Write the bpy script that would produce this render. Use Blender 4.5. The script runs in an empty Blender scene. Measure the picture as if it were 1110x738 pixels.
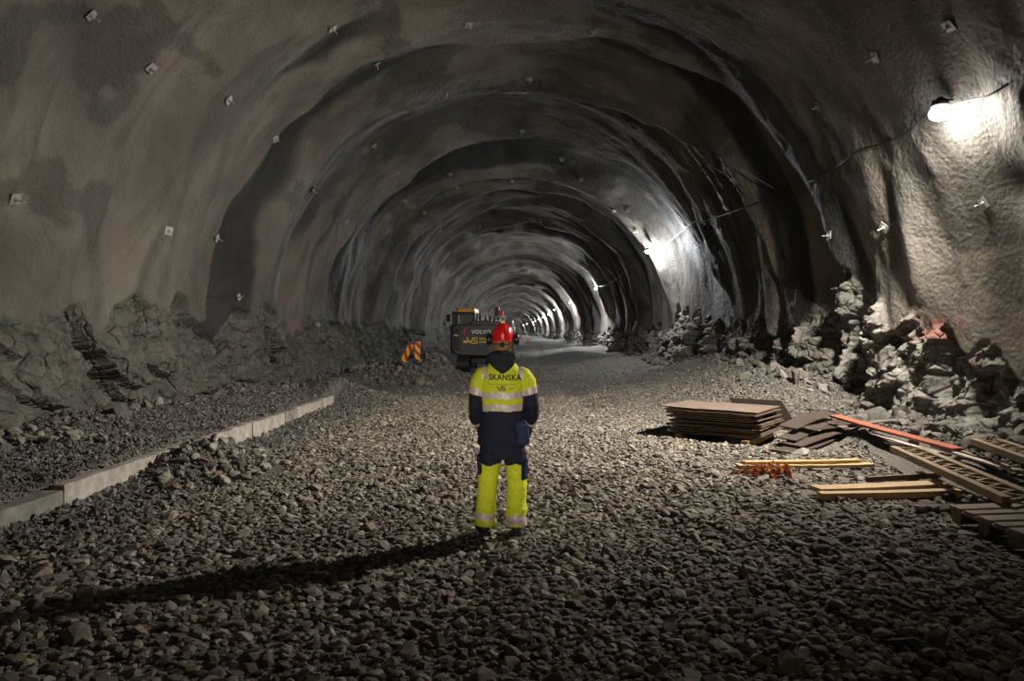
import bpy, bmesh, math, random
import numpy as np
from mathutils import Vector, Matrix, Euler
from mathutils.bvhtree import BVHTree
PI = math.pi
R = math.radians
random.seed(7)
rng = np.random.default_rng(11)
SC = bpy.context.scene
COL = SC.collection

# ------------------------------------------------------------------ camera
FPX = 740.0
CAMZ = 1.80
cam_d = bpy.data.cameras.new('camera')
cam = bpy.data.objects.new('camera', cam_d)
COL.objects.link(cam)
cam.location = (0, 0, CAMZ)
cam.rotation_euler = (PI/2 - math.atan(9/FPX), 0, math.atan(15/FPX))
cam_d.sensor_fit = 'HORIZONTAL'
cam_d.sensor_width = 36
cam_d.lens = 36*FPX/1110
cam_d.clip_end = 600
cam_d.clip_start = 0.05
SC.camera = cam
CM = cam.rotation_euler.to_matrix()


def ray(px, py):
    return (CM @ Vector((px-555, -(py-369), -FPX))).normalized()


def at(px, py, z=0.0):
    d = ray(px, py)
    return Vector((0, 0, CAMZ)) + d*((z-CAMZ)/d.z)


def atd(px, py, y):
    d = ray(px, py)
    return Vector((0, 0, CAMZ)) + d*(y/d.y)


def at_ground(px, py):
    z = 0.0
    for _ in range(12):
        p = at(px, py, z)
        z = 0.5*z + 0.5*float(ground_h(np.array([p.x]), np.array([p.y]))[0])
    return Vector((p.x, p.y, z))


# ------------------------------------------------------------------ noise
def _h(ix, iy, iz, seed):
    n = (ix.astype(np.int64)*73856093) ^ (iy.astype(np.int64)*19349663) ^ (iz.astype(np.int64)*83492791) ^ (seed*2654435761 & 0x7fffffff)
    n = (n ^ (n >> 13)) & 0x7fffffff
    n = (n*(n*n*15731 + 789221) + 1376312589) & 0x7fffffff
    n = (n ^ (n >> 15))*2246822519 & 0x7fffffff
    return n.astype(np.float64)/0x7fffffff


def vnoise(x, y, z, seed=0):
    xi, yi, zi = np.floor(x), np.floor(y), np.floor(z)
    fx, fy, fz = x-xi, y-yi, z-zi
    fx = fx*fx*fx*(fx*(fx*6-15)+10); fy = fy*fy*fy*(fy*(fy*6-15)+10); fz = fz*fz*fz*(fz*(fz*6-15)+10)
    r = 0
    for a in (0, 1):
        for b in (0, 1):
            for c in (0, 1):
                w = (fx if a else 1-fx)*(fy if b else 1-fy)*(fz if c else 1-fz)
                r = r + w*_h(xi+a, yi+b, zi+c, seed)
    return r*2-1


def fbm(x, y, z, seed=0, o=4, g=.5):
    r, a, f = 0, 1.0, 1.0
    for k in range(o):
        r = r + a*vnoise(x*f, y*f, z*f, seed+k*17)
        a *= g; f *= 2.03
    return r


def facets(x, y, z, seed, tilt=.6):
    """nearest-cell broken planes: value, edge distance"""
    xi, yi, zi = np.floor(x), np.floor(y), np.floor(z)
    best = np.full(x.shape, 1e9); sec = best.copy(); val = np.zeros(x.shape)
    for a in (-1, 0, 1):
        for b in (-1, 0, 1):
            for c in (-1, 0, 1):
                X, Y, Z = xi+a, yi+b, zi+c
                px = X+_h(X, Y, Z, seed); py = Y+_h(X, Y, Z, seed+1); pz = Z+_h(X, Y, Z, seed+2)
                dx, dy, dz = x-px, y-py, z-pz
                d = dx*dx+dy*dy+dz*dz
                v = (_h(X, Y, Z, seed+3)-.5) + tilt*(dx*(_h(X, Y, Z, seed+4)-.5)+dy*(_h(X, Y, Z, seed+5)-.5)+dz*(_h(X, Y, Z, seed+6)-.5))*2
                m = d < best
                sec = np.where(m, best, np.minimum(sec, d))
                best = np.where(m, d, best); val = np.where(m, v, val)
    return val, np.sqrt(sec)-np.sqrt(best)


def sstep(a, b, x):
    t = np.clip((x-a)/(b-a), 0, 1)
    return t*t*(3-2*t)


# ------------------------------------------------------------------ materials
class NT:
    def __init__(s, name):
        s.m = bpy.data.materials.new(name); s.m.use_nodes = True
        s.t = s.m.node_tree; s.b = s.t.nodes['Principled BSDF']; s.N = s.t.nodes; s.L = s.t.links

    def tex(s, scale=(1, 1, 1), kind='Object', loc=(0, 0, 0)):
        c = s.N.new('ShaderNodeTexCoord'); m = s.N.new('ShaderNodeMapping')
        m.inputs['Scale'].default_value = scale; m.inputs['Location'].default_value = loc
        s.L.new(c.outputs[kind], m.inputs['Vector']); return m.outputs[0]

    def noise(s, v, scale, detail=4, rough=.55, dist=0):
        n = s.N.new('ShaderNodeTexNoise'); n.inputs['Scale'].default_value = scale
        n.inputs['Detail'].default_value = detail; n.inputs['Roughness'].default_value = rough
        n.inputs['Distortion'].default_value = dist
        s.L.new(v, n.inputs['Vector']); return n.outputs['Fac']

    def voro(s, v, scale, feature='F1', out='Distance'):
        n = s.N.new('ShaderNodeTexVoronoi'); n.inputs['Scale'].default_value = scale; n.feature = feature
        s.L.new(v, n.inputs['Vector']); return n.outputs[out]

    def wave(s, v, scale, dist=2, detail=2):
        n = s.N.new('ShaderNodeTexWave'); n.inputs['Scale'].default_value = scale
        n.inputs['Distortion'].default_value = dist; n.inputs['Detail'].default_value = detail
        s.L.new(v, n.inputs['Vector']); return n.outputs['Fac']

    def ramp(s, f, stops):
        r = s.N.new('ShaderNodeValToRGB'); e = r.color_ramp.elements
        while len(e) < len(stops): e.new(.5)
        for k, (p, c) in enumerate(stops):
            e[k].position = p
            e[k].color = (c, c, c, 1) if isinstance(c, (int, float)) else (*c, 1)
        s.L.new(f, r.inputs[0]); return r.outputs[0]

    def mix(s, f, a, b, mode='MIX'):
        m = s.N.new('ShaderNodeMix'); m.data_type = 'RGBA'; m.blend_type = mode
        for sock, v in ((m.inputs[0], f), (m.inputs[6], a), (m.inputs[7], b)):
            if isinstance(v, (int, float)): sock.default_value = v if sock is m.inputs[0] else (v, v, v, 1)
            elif isinstance(v, tuple): sock.default_value = (*v, 1)
            else: s.L.new(v, sock)
        return m.outputs[2]

    def math(s, op, a, b=0.0, c=None):
        m = s.N.new('ShaderNodeMath'); m.operation = op
        for k, v in enumerate((a, b, c)):
            if v is None: continue
            if isinstance(v, (int, float)): m.inputs[k].default_value = v
            else: s.L.new(v, m.inputs[k])
        return m.outputs[0]

    def attr(s, n):
        a = s.N.new('ShaderNodeAttribute'); a.attribute_name = n; return a.outputs['Fac']

    def island(s):
        g = s.N.new('ShaderNodeNewGeometry'); return g.outputs['Random Per Island']

    def bump(s, h, strength, dist, prev=None):
        b = s.N.new('ShaderNodeBump'); b.inputs['Strength'].default_value = strength; b.inputs['Distance'].default_value = dist
        s.L.new(h, b.inputs['Height'])
        if prev is not None: s.L.new(prev, b.inputs['Normal'])
        return b.outputs[0]

    def out(s, color=None, rough=None, metal=None, normal=None, spec=None):
        for k, v in (('Base Color', color), ('Roughness', rough), ('Metallic', metal), ('Normal', normal), ('Specular IOR Level', spec)):
            if v is None: continue
            i = s.b.inputs[k]
            if isinstance(v, tuple): i.default_value = (*v, 1)
            elif isinstance(v, (int, float)): i.default_value = v
            else: s.L.new(v, i)
        return s.m


def simple(name, c, rough=.6, metal=0, var=.12, scale=20, bump=.0, spec=None):
    n = NT(name); v = n.tex()
    f = n.noise(v, scale, 4)
    lo = tuple(x*(1-var*2) for x in c); hi = tuple(min(1, x*(1+var)) for x in c)
    col = n.ramp(f, [(.3, lo), (.7, hi)])
    nm = n.bump(f, bump, .01) if bump else None
    return n.out(col, rough, metal, nm, spec)


def emis(name, c, s):
    n = NT(name); n.out((.8, .8, .8), .4)
    n.b.inputs['Emission Color'].default_value = (*c, 1); n.b.inputs['Emission Strength'].default_value = s
    return n.m


def wood(name, c1, c2, rough=.7, gs=3.0):
    n = NT(name)
    v = n.tex((1.2, 14, 14)); f = n.noise(v, gs, 5, .6, .6)
    v2 = n.tex(); g = n.noise(v2, 2.5, 3)
    col = n.ramp(f, [(.3, c1), (.7, c2)])
    col = n.mix(n.ramp(g, [(.35, .75), (.65, 1.0)]), tuple(x*.45 for x in c1), col)
    return n.out(col, rough, 0, n.bump(f, .4, .004))


def mat_wall():
    n = NT('shotcrete_and_rock')
    v = n.tex()
    rk = n.attr('rock')
    big = n.noise(v, .35, 4, .6, .4)
    va = n.tex((.5, .9, .4)); streak = n.noise(va, .8, 4, .55, 1.2)
    fine = n.noise(v, 9, 5, .65)
    grain = n.noise(v, 42, 3, .7)
    # sprayed concrete: grey brown cement with wet patches, plus shade painted into the dark bands
    sc = n.ramp(big, [(.30, (.075, .069, .060)), (.50, (.150, .134, .115)), (.72, (.245, .218, .186))])
    sc = n.mix(n.ramp(streak, [(.34, .75), (.50, 0.0)]), sc, (.065, .062, .056))
    sc = n.mix(n.ramp(fine, [(.3, .35), (.6, 0.0)]), sc, (.12, .115, .105))
    wet_shade = n.attr('stain_shade')
    sc = n.mix(wet_shade, sc, (.030, .031, .028))
    # rock: grey gneiss with green and rusty tints
    vr = n.noise(v, 2.2, 6, .65, .5)
    rc = n.ramp(vr, [(.3, (.11, .11, .10)), (.5, (.23, .222, .20)), (.68, (.37, .35, .315))])
    gt = n.noise(v, .55, 3)
    rc = n.mix(n.ramp(gt, [(.52, 0.0), (.68, .35)]), rc, (.09, .125, .085))
    rc = n.mix(n.ramp(n.noise(v, 1.1, 4), [(.60, 0.0), (.72, .4)]), rc, (.22, .13, .08))
    cr = n.voro(v, 2.6, 'DISTANCE_TO_EDGE')
    rc = n.mix(n.ramp(cr, [(.0, .5), (.05, 0.0)]), rc, (.05, .048, .042))
    rc = n.mix(n.math('MULTIPLY', n.attr('leftrock'), .62), rc, (.045, .050, .040))
    col = n.mix(rk, sc, rc)
    col = n.mix(n.math('MULTIPLY', n.attr('paint'), n.ramp(n.noise(v, 5, 4), [(.42, 0.0), (.55, .75)])), col, (.30, .10, .08))
    lump = n.ramp(n.voro(v, 15, 'SMOOTH_F1'), [(0., 1.), (.55, 0.)])
    h1 = n.math('ADD', n.math('ADD', n.math('MULTIPLY', fine, .7), n.math('MULTIPLY', grain, .35)), n.math('MULTIPLY', lump, .35))
    h2 = n.math('ADD', h1, n.math('MULTIPLY', rk, n.math('MULTIPLY', n.ramp(cr, [(0., 0.), (.08, 1.)]), .8)))
    nm = n.bump(h2, .75, .06)
    rough = n.math('SUBTRACT', .82, n.math('MULTIPLY', wet_shade, .22))
    return n.out(col, rough, 0, nm, .35)


def mat_stone(name, lo, mid, hi, warm=(.19, .14, .10), bs=14):
    n = NT(name); v = n.tex()
    i = n.island()
    c = n.ramp(i, [(0., lo), (.45, mid), (.8, hi), (.97, tuple(x*1.25 for x in hi))])
    i2 = n.math('FRACT', n.math('MULTIPLY', i, 37.3))
    c = n.mix(n.ramp(i2, [(.80, 0.), (.95, .5)]), c, warm)
    f = n.noise(v, bs, 5, .65)
    c = n.mix(n.ramp(f, [(.32, .55), (.62, 0.)]), c, tuple(x*.42 for x in mid))
    return n.out(c, .88, 0, n.bump(f, .5, .02), .3)


def mat_ground():
    n = NT('crushed_rock_bed'); v = n.tex()
    a = n.voro(v, 26, 'F1', 'Color'); d = n.voro(v, 26, 'F1')
    d2 = n.voro(v, 60, 'F1')
    big = n.noise(v, .5, 4, .6)
    lane = n.noise(n.tex((1.4, .16, 1)), 1.0, 4, .55)
    c = n.ramp(big, [(.3, (.125, .119, .105)), (.7, (.225, .215, .192))])
    g = n.N.new('ShaderNodeRGBToBW'); n.L.new(a, g.inputs[0])
    c = n.mix(n.ramp(g.outputs[0], [(.2, .5), (.7, 0.)]), c, (.075, .07, .062))
    c = n.mix(n.ramp(lane, [(.40, .5), (.6, 0.)]), c, (.13, .125, .112))
    h = n.math('ADD', n.math('MULTIPLY', d, -1.0), n.math('MULTIPLY', d2, -.4))
    return n.out(c, .9, 0, n.bump(h, .9, .035), .25)


M = {}
M['wall'] = mat_wall()
M['ground'] = mat_ground()
M['stone'] = mat_stone('crushed_stone', (.092, .080, .066), (.190, .168, .140), (.310, .280, .238))
M['fine'] = mat_stone('fine_gravel', (.080, .076, .070), (.135, .130, .120), (.215, .208, .192), (.12, .11, .10), 40)
M['rock'] = mat_stone('blasted_rock', (.085, .08, .072), (.145, .138, .124), (.22, .205, .18), (.16, .11, .09), 8)
M['rock_pale'] = mat_stone('broken_pale_stone', (.13, .12, .105), (.22, .205, .18), (.33, .31, .27), (.24, .15, .11), 8)
M['concrete'] = simple('cast_concrete', (.36, .335, .30), .85, 0, .22, 6, .4)
M['concrete_dark'] = simple('dirty_concrete', (.20, .195, .175), .88, 0, .3, 5, .4)
M['ply_dark'] = wood('film_faced_plywood', (.038, .026, .021), (.078, .056, .046), .6)
M['ply_top'] = wood('worn_plywood_face', (.095, .062, .046), (.185, .135, .105), .7)
M['ply_edge'] = wood('plywood_edge', (.045, .03, .018), (.25, .18, .10), .75, 9)
M['pine'] = wood('pale_pine', (.42, .27, .12), (.62, .44, .22), .7)
M['pine_old'] = wood('weathered_pine', (.20, .145, .085), (.36, .27, .16), .8)
M['grey_wood'] = wood('grey_weathered_wood', (.11, .085, .065), (.21, .165, .13), .85)
M['pallet_wood'] = wood('pallet_wood', (.24, .185, .14), (.42, .34, .265), .85)
M['white_wood'] = wood('whitened_wood', (.36, .33, .28), (.55, .51, .45), .8)
M['red_wood'] = wood('red_painted_wood', (.28, .075, .038), (.46, .14, .08), .6)
M['orange'] = simple('orange_plastic_film', (.62, .25, .09), .45, 0, .35, 14, .2)
M['cream'] = simple('cream_plastic_film', (.66, .48, .28), .5, 0, .2, 14)
M['metal'] = simple('galvanised_steel', (.55, .55, .54), .4, .6, .2, 20)
M['plate'] = simple('zinc_bolt_plate', (.40, .39, .36), .5, .3, .2, 30)
M['steel_dark'] = simple('dark_steel', (.06, .06, .06), .5, .6, .2, 20)
M['rubber'] = simple('black_rubber', (.018, .018, .018), .6, 0, .2, 20)
M['cable'] = simple('cable_sheath', (.012, .012, .014), .5)
M['hivis'] = simple('hi_vis_yellow_fabric', (.62, .66, .015), .75, 0, .06, 30, .15)
M['navy'] = simple('navy_fabric', (.006, .008, .024), .85, 0, .25, 40, .2)
M['blue'] = simple('dark_blue_fabric', (.022, .030, .085), .85, 0, .2, 40, .2)
M['hood'] = simple('black_hood_fabric', (.010, .011, .016), .8, 0, .2, 40, .2)
M['reflex'] = simple('silver_pink_reflective_tape', (.60, .50, .44), .45, .1, .1, 30)
M['boot'] = simple('brown_black_leather', (.030, .022, .018), .6, 0, .3, 20, .2)
M['glove'] = simple('dark_glove', (.02, .02, .022), .8, 0, .2, 40)
M['skin'] = simple('skin', (.52, .29, .19), .5, 0, .08, 20)
M['hair'] = simple('light_brown_hair', (.30, .15, .06), .6, 0, .3, 60)
M['helmet'] = simple('red_helmet_shell', (.62, .012, .010), .25, 0, .03, 10)
M['black_plastic'] = simple('black_plastic', (.012, .012, .013), .35, 0, .1, 10)
M['badge'] = simple('pale_yellow_plastic', (.85, .66, .30), .5, 0, .05, 10)
M['ink'] = simple('black_print', (.012, .015, .02), .7, 0, .05, 10)
M['exc_grey'] = simple('dark_grey_machine_paint', (.052, .054, .058), .45, 0, .25, 4)
M['exc_black'] = simple('black_machine_paint', (.014, .014, .015), .5, 0, .2, 6)
M['exc_yellow'] = simple('yellow_machine_paint', (.62, .36, .03), .4, 0, .1, 5)
M['red_paint'] = simple('red_paint', (.50, .03, .02), .5, 0, .1, 10)
M['white_paint'] = simple('white_paint', (.75, .75, .73), .5, 0, .04, 10)
M['yellow_paint'] = simple('yellow_decal', (.75, .55, .04), .5, 0, .04, 10)
M['sign_yellow'] = simple('marker_yellow', (.80, .50, .06), .45, 0, .05, 10)
M['sign_red'] = simple('marker_red', (.50, .03, .02), .45, 0, .05, 10)
M['bulb'] = emis('lit_lamp_glass', (1.0, .97, .92), 60)
gl = NT('cab_glass'); gl.out((.25, .30, .32), .08, 0)
gl.b.inputs['Transmission Weight'].default_value = .6
M['glass'] = gl.m


# ------------------------------------------------------------------ objects
def prop(o, label=None, cat=None, group=None, kind=None):
    if label: o['label'] = label
    if cat: o['category'] = cat
    if group: o['group'] = group
    if kind: o['kind'] = kind
    return o


def np_mesh(name, V, F, mat, parent=None, smooth=False, attrs=None, normals=None):
    me = bpy.data.meshes.new(name)
    V = np.asarray(V, dtype=np.float32); F = np.asarray(F, dtype=np.int32)
    k = F.shape[1]
    me.vertices.add(len(V)); me.vertices.foreach_set('co', V.ravel())
    me.loops.add(F.size); me.loops.foreach_set('vertex_index', F.ravel())
    me.polygons.add(len(F)); me.polygons.foreach_set('loop_start', np.arange(0, F.size, k, dtype=np.int32))
    me.polygons.foreach_set('use_smooth', np.full(len(F), smooth))
    me.update(calc_edges=True)
    if attrs:
        for an, av in attrs.items():
            a = me.attributes.new(an, 'FLOAT', 'POINT'); a.data.foreach_set('value', np.asarray(av, dtype=np.float32).ravel())
    if normals is not None: me.normals_split_custom_set_from_vertices(normals)
    me.materials.append(mat)
    o = bpy.data.objects.new(name, me); COL.objects.link(o)
    if parent is not None: o.parent = parent
    return o


def bm_obj(name, bm, mats, parent=None, smooth=False, loc=None, rot=None):
    me = bpy.data.meshes.new(name)
    bm.normal_update(); bm.to_mesh(me); bm.free()
    for m in (mats if isinstance(mats, (list, tuple)) else [mats]): me.materials.append(m)
    if smooth:
        for p in me.polygons: p.use_smooth = True
    o = bpy.data.objects.new(name, me); COL.objects.link(o)
    if parent is not None: o.parent = parent
    if loc is not None: o.location = loc
    if rot is not None: o.rotation_euler = rot
    return o


def empty(name, loc=(0, 0, 0), rot=(0, 0, 0)):
    o = bpy.data.objects.new(name, None); COL.objects.link(o)
    o.location = loc; o.rotation_euler = rot; o.empty_display_size = .2
    return o


def box(bm, c, s, rot=None, bev=0.0, mi=0, taper=None):
    n0 = set(bm.verts)
    mat = Matrix.Translation(c) @ (rot.to_matrix().to_4x4() if isinstance(rot, Euler) else (rot.to_4x4() if rot is not None else Matrix())) @ Matrix.Diagonal((*s, 1))
    r = bmesh.ops.create_cube(bm, size=1, matrix=mat)
    vs = r['verts']
    if taper:
        cc = Vector(c)
        top = sorted(vs, key=lambda v: v.co.z)[4:]
        for v in top:
            v.co.x = cc.x+(v.co.x-cc.x)*taper[0]; v.co.y = cc.y+(v.co.y-cc.y)*taper[1]
    if bev:
        es = list({e for v in vs for e in v.link_edges})
        bmesh.ops.bevel(bm, geom=es, offset=bev, segments=2, affect='EDGES', profile=.6)
    fs = {f for v in bm.verts if v not in n0 for f in v.link_faces}
    for f in fs: f.material_index = mi
    return fs


def cyl(bm, a, b, r1, r2=None, n=16, mi=0, caps=True):
    a = Vector(a); b = Vector(b); d = b-a
    r2 = r1 if r2 is None else r2
    m = Matrix.Translation((a+b)/2) @ d.to_track_quat('Z', 'Y').to_matrix().to_4x4()
    r = bmesh.ops.create_cone(bm, cap_ends=caps, segments=n, radius1=r1, radius2=r2, depth=d.length, matrix=m)
    for f in {f for v in r['verts'] for f in v.link_faces}: f.material_index = mi; f.smooth = len(f.verts) == 4
    return r['verts']


def ball(bm, c, r, s=(1, 1, 1), n=16, rot=None, mi=0):
    m = Matrix.Translation(c) @ (rot.to_matrix().to_4x4() if rot is not None else Matrix()) @ Matrix.Diagonal((*s, 1))
    q = bmesh.ops.create_uvsphere(bm, u_segments=n, v_segments=max(6, n*2//3), radius=r, matrix=m)
    for f in {f for v in q['verts'] for f in v.link_faces}: f.material_index = mi; f.smooth = True
    return q['verts']


def loft(bm, rings, cap=True, mi=0, closed=True):
    """rings: list of lists of points"""
    VS = [[bm.verts.new(p) for p in r] for r in rings]
    n = len(VS[0])
    for a, b in zip(VS, VS[1:]):
        for k in range(n if closed else n-1):
            f = bm.faces.new((a[k], a[(k+1) % n], b[(k+1) % n], b[k])); f.material_index = mi; f.smooth = True
    if cap:
        f = bm.faces.new(list(reversed(VS[0]))); f.material_index = mi
        f = bm.faces.new(VS[-1]); f.material_index = mi


def tube(bm, pts, rad, n=14, cap=True, mi=0, sx=1.0):
    pts = [Vector(p) for p in pts]
    if not isinstance(rad, (list, tuple)): rad = [rad]*len(pts)
    rings = []
    up = None
    for i, p in enumerate(pts):
        t = (pts[min(i+1, len(pts)-1)]-pts[max(i-1, 0)]).normalized()
        if up is None:
            up = Vector((0, 1, 0)) if abs(t.y) < .9 else Vector((1, 0, 0))
        x = up.cross(t).normalized(); y = t.cross(x).normalized(); up = y
        rr = rad[i] if isinstance(rad[i], tuple) else (rad[i]*sx, rad[i])
        rings.append([p + x*math.cos(2*PI*k/n)*rr[0] + y*math.sin(2*PI*k/n)*rr[1] for k in range(n)])
    loft(bm, rings, cap, mi)


def ering(z, hw, hd, yc=0, xc=0, n=28, e=2.3):
    out = []
    for k in range(n):
        a = 2*PI*k/n; c, s = math.cos(a), math.sin(a)
        out.append((xc+hw*math.copysign(abs(c)**(2/e), c), yc+hd*math.copysign(abs(s)**(2/e), s), z))
    return out


def catmull(pts, n=6):
    P = [Vector(p) for p in pts]; P = [P[0]*2-P[1]]+P+[P[-1]*2-P[-2]]
    out = []
    for i in range(1, len(P)-2):
        for k in range(n):
            t = k/n; a, b, c, d = P[i-1], P[i], P[i+1], P[i+2]
            out.append(.5*((2*b)+(c-a)*t+(2*a-5*b+4*c-d)*t*t+(-a+3*b-3*c+d)*t**3))
    out.append(P[-2]); return out


def remeshed(name, bm, mats, voxel, parent=None, smooth_it=6, disp=None, matfn=None):
    bmesh.ops.recalc_face_normals(bm, faces=bm.faces)
    tmp = bm_obj(name+'_tmp', bm, mats)
    md = tmp.modifiers.new('r', 'REMESH'); md.mode = 'VOXEL'; md.voxel_size = voxel
    if smooth_it:
        sm = tmp.modifiers.new('s', 'SMOOTH'); sm.factor = .5; sm.iterations = smooth_it
    dg = bpy.context.evaluated_depsgraph_get(); dg.update()
    me = bpy.data.meshes.new_from_object(tmp.evaluated_get(dg))
    me.name = name
    bpy.data.objects.remove(tmp)
    n = len(me.vertices)
    co = np.empty(n*3); me.vertices.foreach_get('co', co); co = co.reshape(-1, 3)
    no = np.empty(n*3, dtype=np.float32); me.vertices.foreach_get('normal', no); no = no.reshape(-1, 3)
    if disp is not None:
        co = co + no*disp(co, no)[:, None]
        me.vertices.foreach_set('co', co.ravel().astype(np.float32))
    me.materials.clear()
    for m in (mats if isinstance(mats, (list, tuple)) else [mats]): me.materials.append(m)
    if matfn is not None:
        cs = np.empty(len(me.polygons)*3, dtype=np.float32); me.polygons.foreach_get('center', cs)
        me.polygons.foreach_set('material_index', matfn(cs.reshape(-1, 3)).astype(np.int32))
    me.polygons.foreach_set('use_smooth', np.full(len(me.polygons), True))
    me.update()
    o = bpy.data.objects.new(name, me); COL.objects.link(o)
    if parent is not None: o.parent = parent
    return o


# ------------------------------------------------------------------ tunnel shell
XC0, A0, B0, Z0 = -0.45, 6.95, 6.35, 2.9


def curve_shift(s):
    return -0.00006*np.maximum(s, 0)**2


def spaced(segs):
    out = []
    for a, b, st in segs:
        out += list(np.arange(a, b-1e-6, st))
    out.append(segs[-1][1])
    return np.array(out)


S = spaced([(-16, 6.5, .4), (6.5, 19, .045), (19, 34, .06), (34, 60, .16), (60, 120, .4), (120, 300, 1.2), (300, 366, 3)])
wz = spaced([(-.6, 3.2, .042)])
wz = wz[wz < Z0-1e-3]
na = 235
phi = np.linspace(0, PI, na)
# profile points, from the right foot over the crown to the left foot
PX = np.concatenate([np.full(len(wz), 1.0), np.cos(phi), np.full(len(wz), -1.0)])*A0
PZ = np.concatenate([wz, Z0+B0*np.sin(phi), wz[::-1]])
# slight lean of the walls outward at mid height
PX = PX + np.sign(PX)*0.25*np.exp(-((PZ-2.4)/1.6)**2)*(PZ < 6)
PNX = np.concatenate([np.full(len(wz), 1.0), np.cos(phi)/A0, np.full(len(wz), -1.0)])
PNZ = np.concatenate([np.zeros(len(wz)), np.sin(phi)/B0, np.zeros(len(wz))])
nn = np.hypot(PNX, PNZ); PNX /= nn; PNZ /= nn
ARC = np.concatenate([[0], np.cumsum(np.hypot(np.diff(PX), np.diff(PZ)))])
U = ARC/ARC[-1]                                                    # 0 right foot .. 1 left foot
sg, ug = np.meshgrid(S, U, indexing='ij')
X = np.broadcast_to(PX+XC0, sg.shape); Zp = np.broadcast_to(PZ, sg.shape)
side = np.cos(PI*ug)                                                # +1 right, -1 left
arc = ug*ARC[-1]
# edges of the blasting rounds: (left, crown, right, depth)
EDG = [(2.0, 3., 2.0, .30), (9.0, 9.5, 7.2, .15), (15.9, 17.6, 12.9, .75), (21.0, 22.0, 16.4, .50), (26.3, 26.8, 22.0, .55), (31.5, 31.0, 31.5, .60)]
k = 0
p = 36.0
rr_ = random.Random(5)
while p < 365:
    EDG.append((p+rr_.uniform(-.6, .6), p, p+rr_.uniform(-.6, .6), rr_.uniform(.45, .85)))
    p += rr_.uniform(4.6, 5.6) if p < 130 else rr_.uniform(9, 12)
warp = fbm(sg*.15, arc*.30, ug*0, 3, 3)*.75 + vnoise(arc*1.2, sg*.1, ug*0, 9)*.12
warp = warp*np.clip(.4+sg/60, .5, 1.2)
sw = sg + warp
D = np.zeros(sg.shape)
ends = EDG[1:] + [(480, 480, 480, 0)]
for (l, c, r, a), (l2, c2, r2, _) in zip(EDG, ends):
    def ev(l, c, r):
        t = ug*2-1                                                  # -1 right .. 1 left
        return c + np.where(t > 0, (l-c)*np.abs(t)**1.3, (r-c)*np.abs(t)**1.3)
    e0, e1 = ev(l, c, r), ev(l2, c2, r2)
    up = sstep(-.06, .28, sw-e0)
    fall = 1-sstep(.25, 1.0, (sw-e0)/(e1-e0))
    amp = a*(1+.35*vnoise(arc*.25, sg*.05, sg*0, 31))*(1-.35*sstep(.45, .2, ug))
    if c < 24: amp = amp*(1-.55*sstep(.42, .2, ug))
    D += np.where((sw > e0-.1) & (sw < e1), amp*up*fall, 0)
near = 1-sstep(30, 60, sg)
D += (.17+.07*sstep(20, 30, sg))*fbm(sg*.42, arc*.13, ug*0, 40, 3)                                # broad ribs round the profile
D += .055*(1-.6*sstep(24, 40, sg))*fbm(sg*1.5, arc*.42, ug*0, 50, 2)
D += .36*sstep(20, 30, sg)*(1-.5*sstep(.35, .15, ug))*vnoise(sg*.52+.6*vnoise(arc*.3, sg*.1, ug*0, 57), arc*.16, ug*0, 55)
D += .013*near*fbm(sg*5, arc*4, ug*0, 60, 3)
# right-hand side sits a little wider close to the camera
D += .42*sstep(.2, .0, ug)*(1-sstep(11.3, 13.0, sg+.3*warp))
# ripples of spray on the right wall and a hollow beside the lamp
def dent(s0, z0, rs, rz, a, right=True):
    global D
    m = np.exp(-((sg-s0)/rs)**2-((Zp-z0)/rz)**2)*((ug < .5) if right else (ug > .5))
    D = D + a*m
dent(8.9, 4.5, .45, .8, -.16); dent(9.5, 3.75, .35, .30, .22); dent(11.8, 3.3, .35, 1.2, -.22)
dent(14.6, 3.2, .5, 1.5, -.35); dent(15.4, 2.2, .4, 2.2, .45); dent(18.7, 3.0, .6, 1.6, -.3)
# fresh rock below the sprayed concrete
bl = 2.05 + .45*fbm(sg*.35, sg*0, sg*0, 71, 3) + .25*vnoise(sg*2.1, ug*0, ug*0, 73)
br = 1.75 + .9*np.exp(-((sg-29.2)/2.6)**2) + 1.3*np.exp(-((sg-14.8)/1.6)**2) + .35*fbm(sg*.4, sg*0, sg*0, 81, 3) + .3*vnoise(sg*2.3, ug*0, ug*0, 83)
bound = np.where(ug > .5, bl, br)
ROCK = sstep(.16, -.10, Zp-bound)*((ug < .3) | (ug > .7))
sub = (Zp < 4.2)
f1 = np.zeros(sg.shape); ed1 = np.ones(sg.shape); f2 = f1.copy(); f3 = f1.copy()
wx = .35*vnoise(sg*.9, Zp*.9, ug*0, 90); wy = .35*vnoise(sg*.9, Zp*.9, ug*0, 91)
xs = np.where(ug > .5, 50.0, 0.0)
a_, b_ = facets((np.where(ug > .5, .62, 1.0)*(sg+wx))[sub], (Zp*np.where(ug > .5, .6, 1.15)+wy+sg*.35)[sub], xs[sub], 100)
f1[sub] = a_; ed1[sub] = b_
a_, b_ = facets(((sg+wx)*2.9)[sub], (Zp*3.6+wy+sg*1.0)[sub], xs[sub], 120)
f2[sub] = a_
a_, b_ = facets(((sg+wx)*7)[sub], (Zp*9+wy+sg*3)[sub], xs[sub], 140)
f3[sub] = a_
rk_amp = np.where(ug < .5, .48, .50)*(1-.3*sstep(18, 28, sg))
r2_amp = np.where(ug < .5, .21, .12); r3_amp = np.where(ug < .5, .075, .045)
D += ROCK*(rk_amp*f1 + r2_amp*f2 + r3_amp*f3 + .05 - .03*near*fbm(sg*9, Zp*9, xs, 150, 2))
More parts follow.
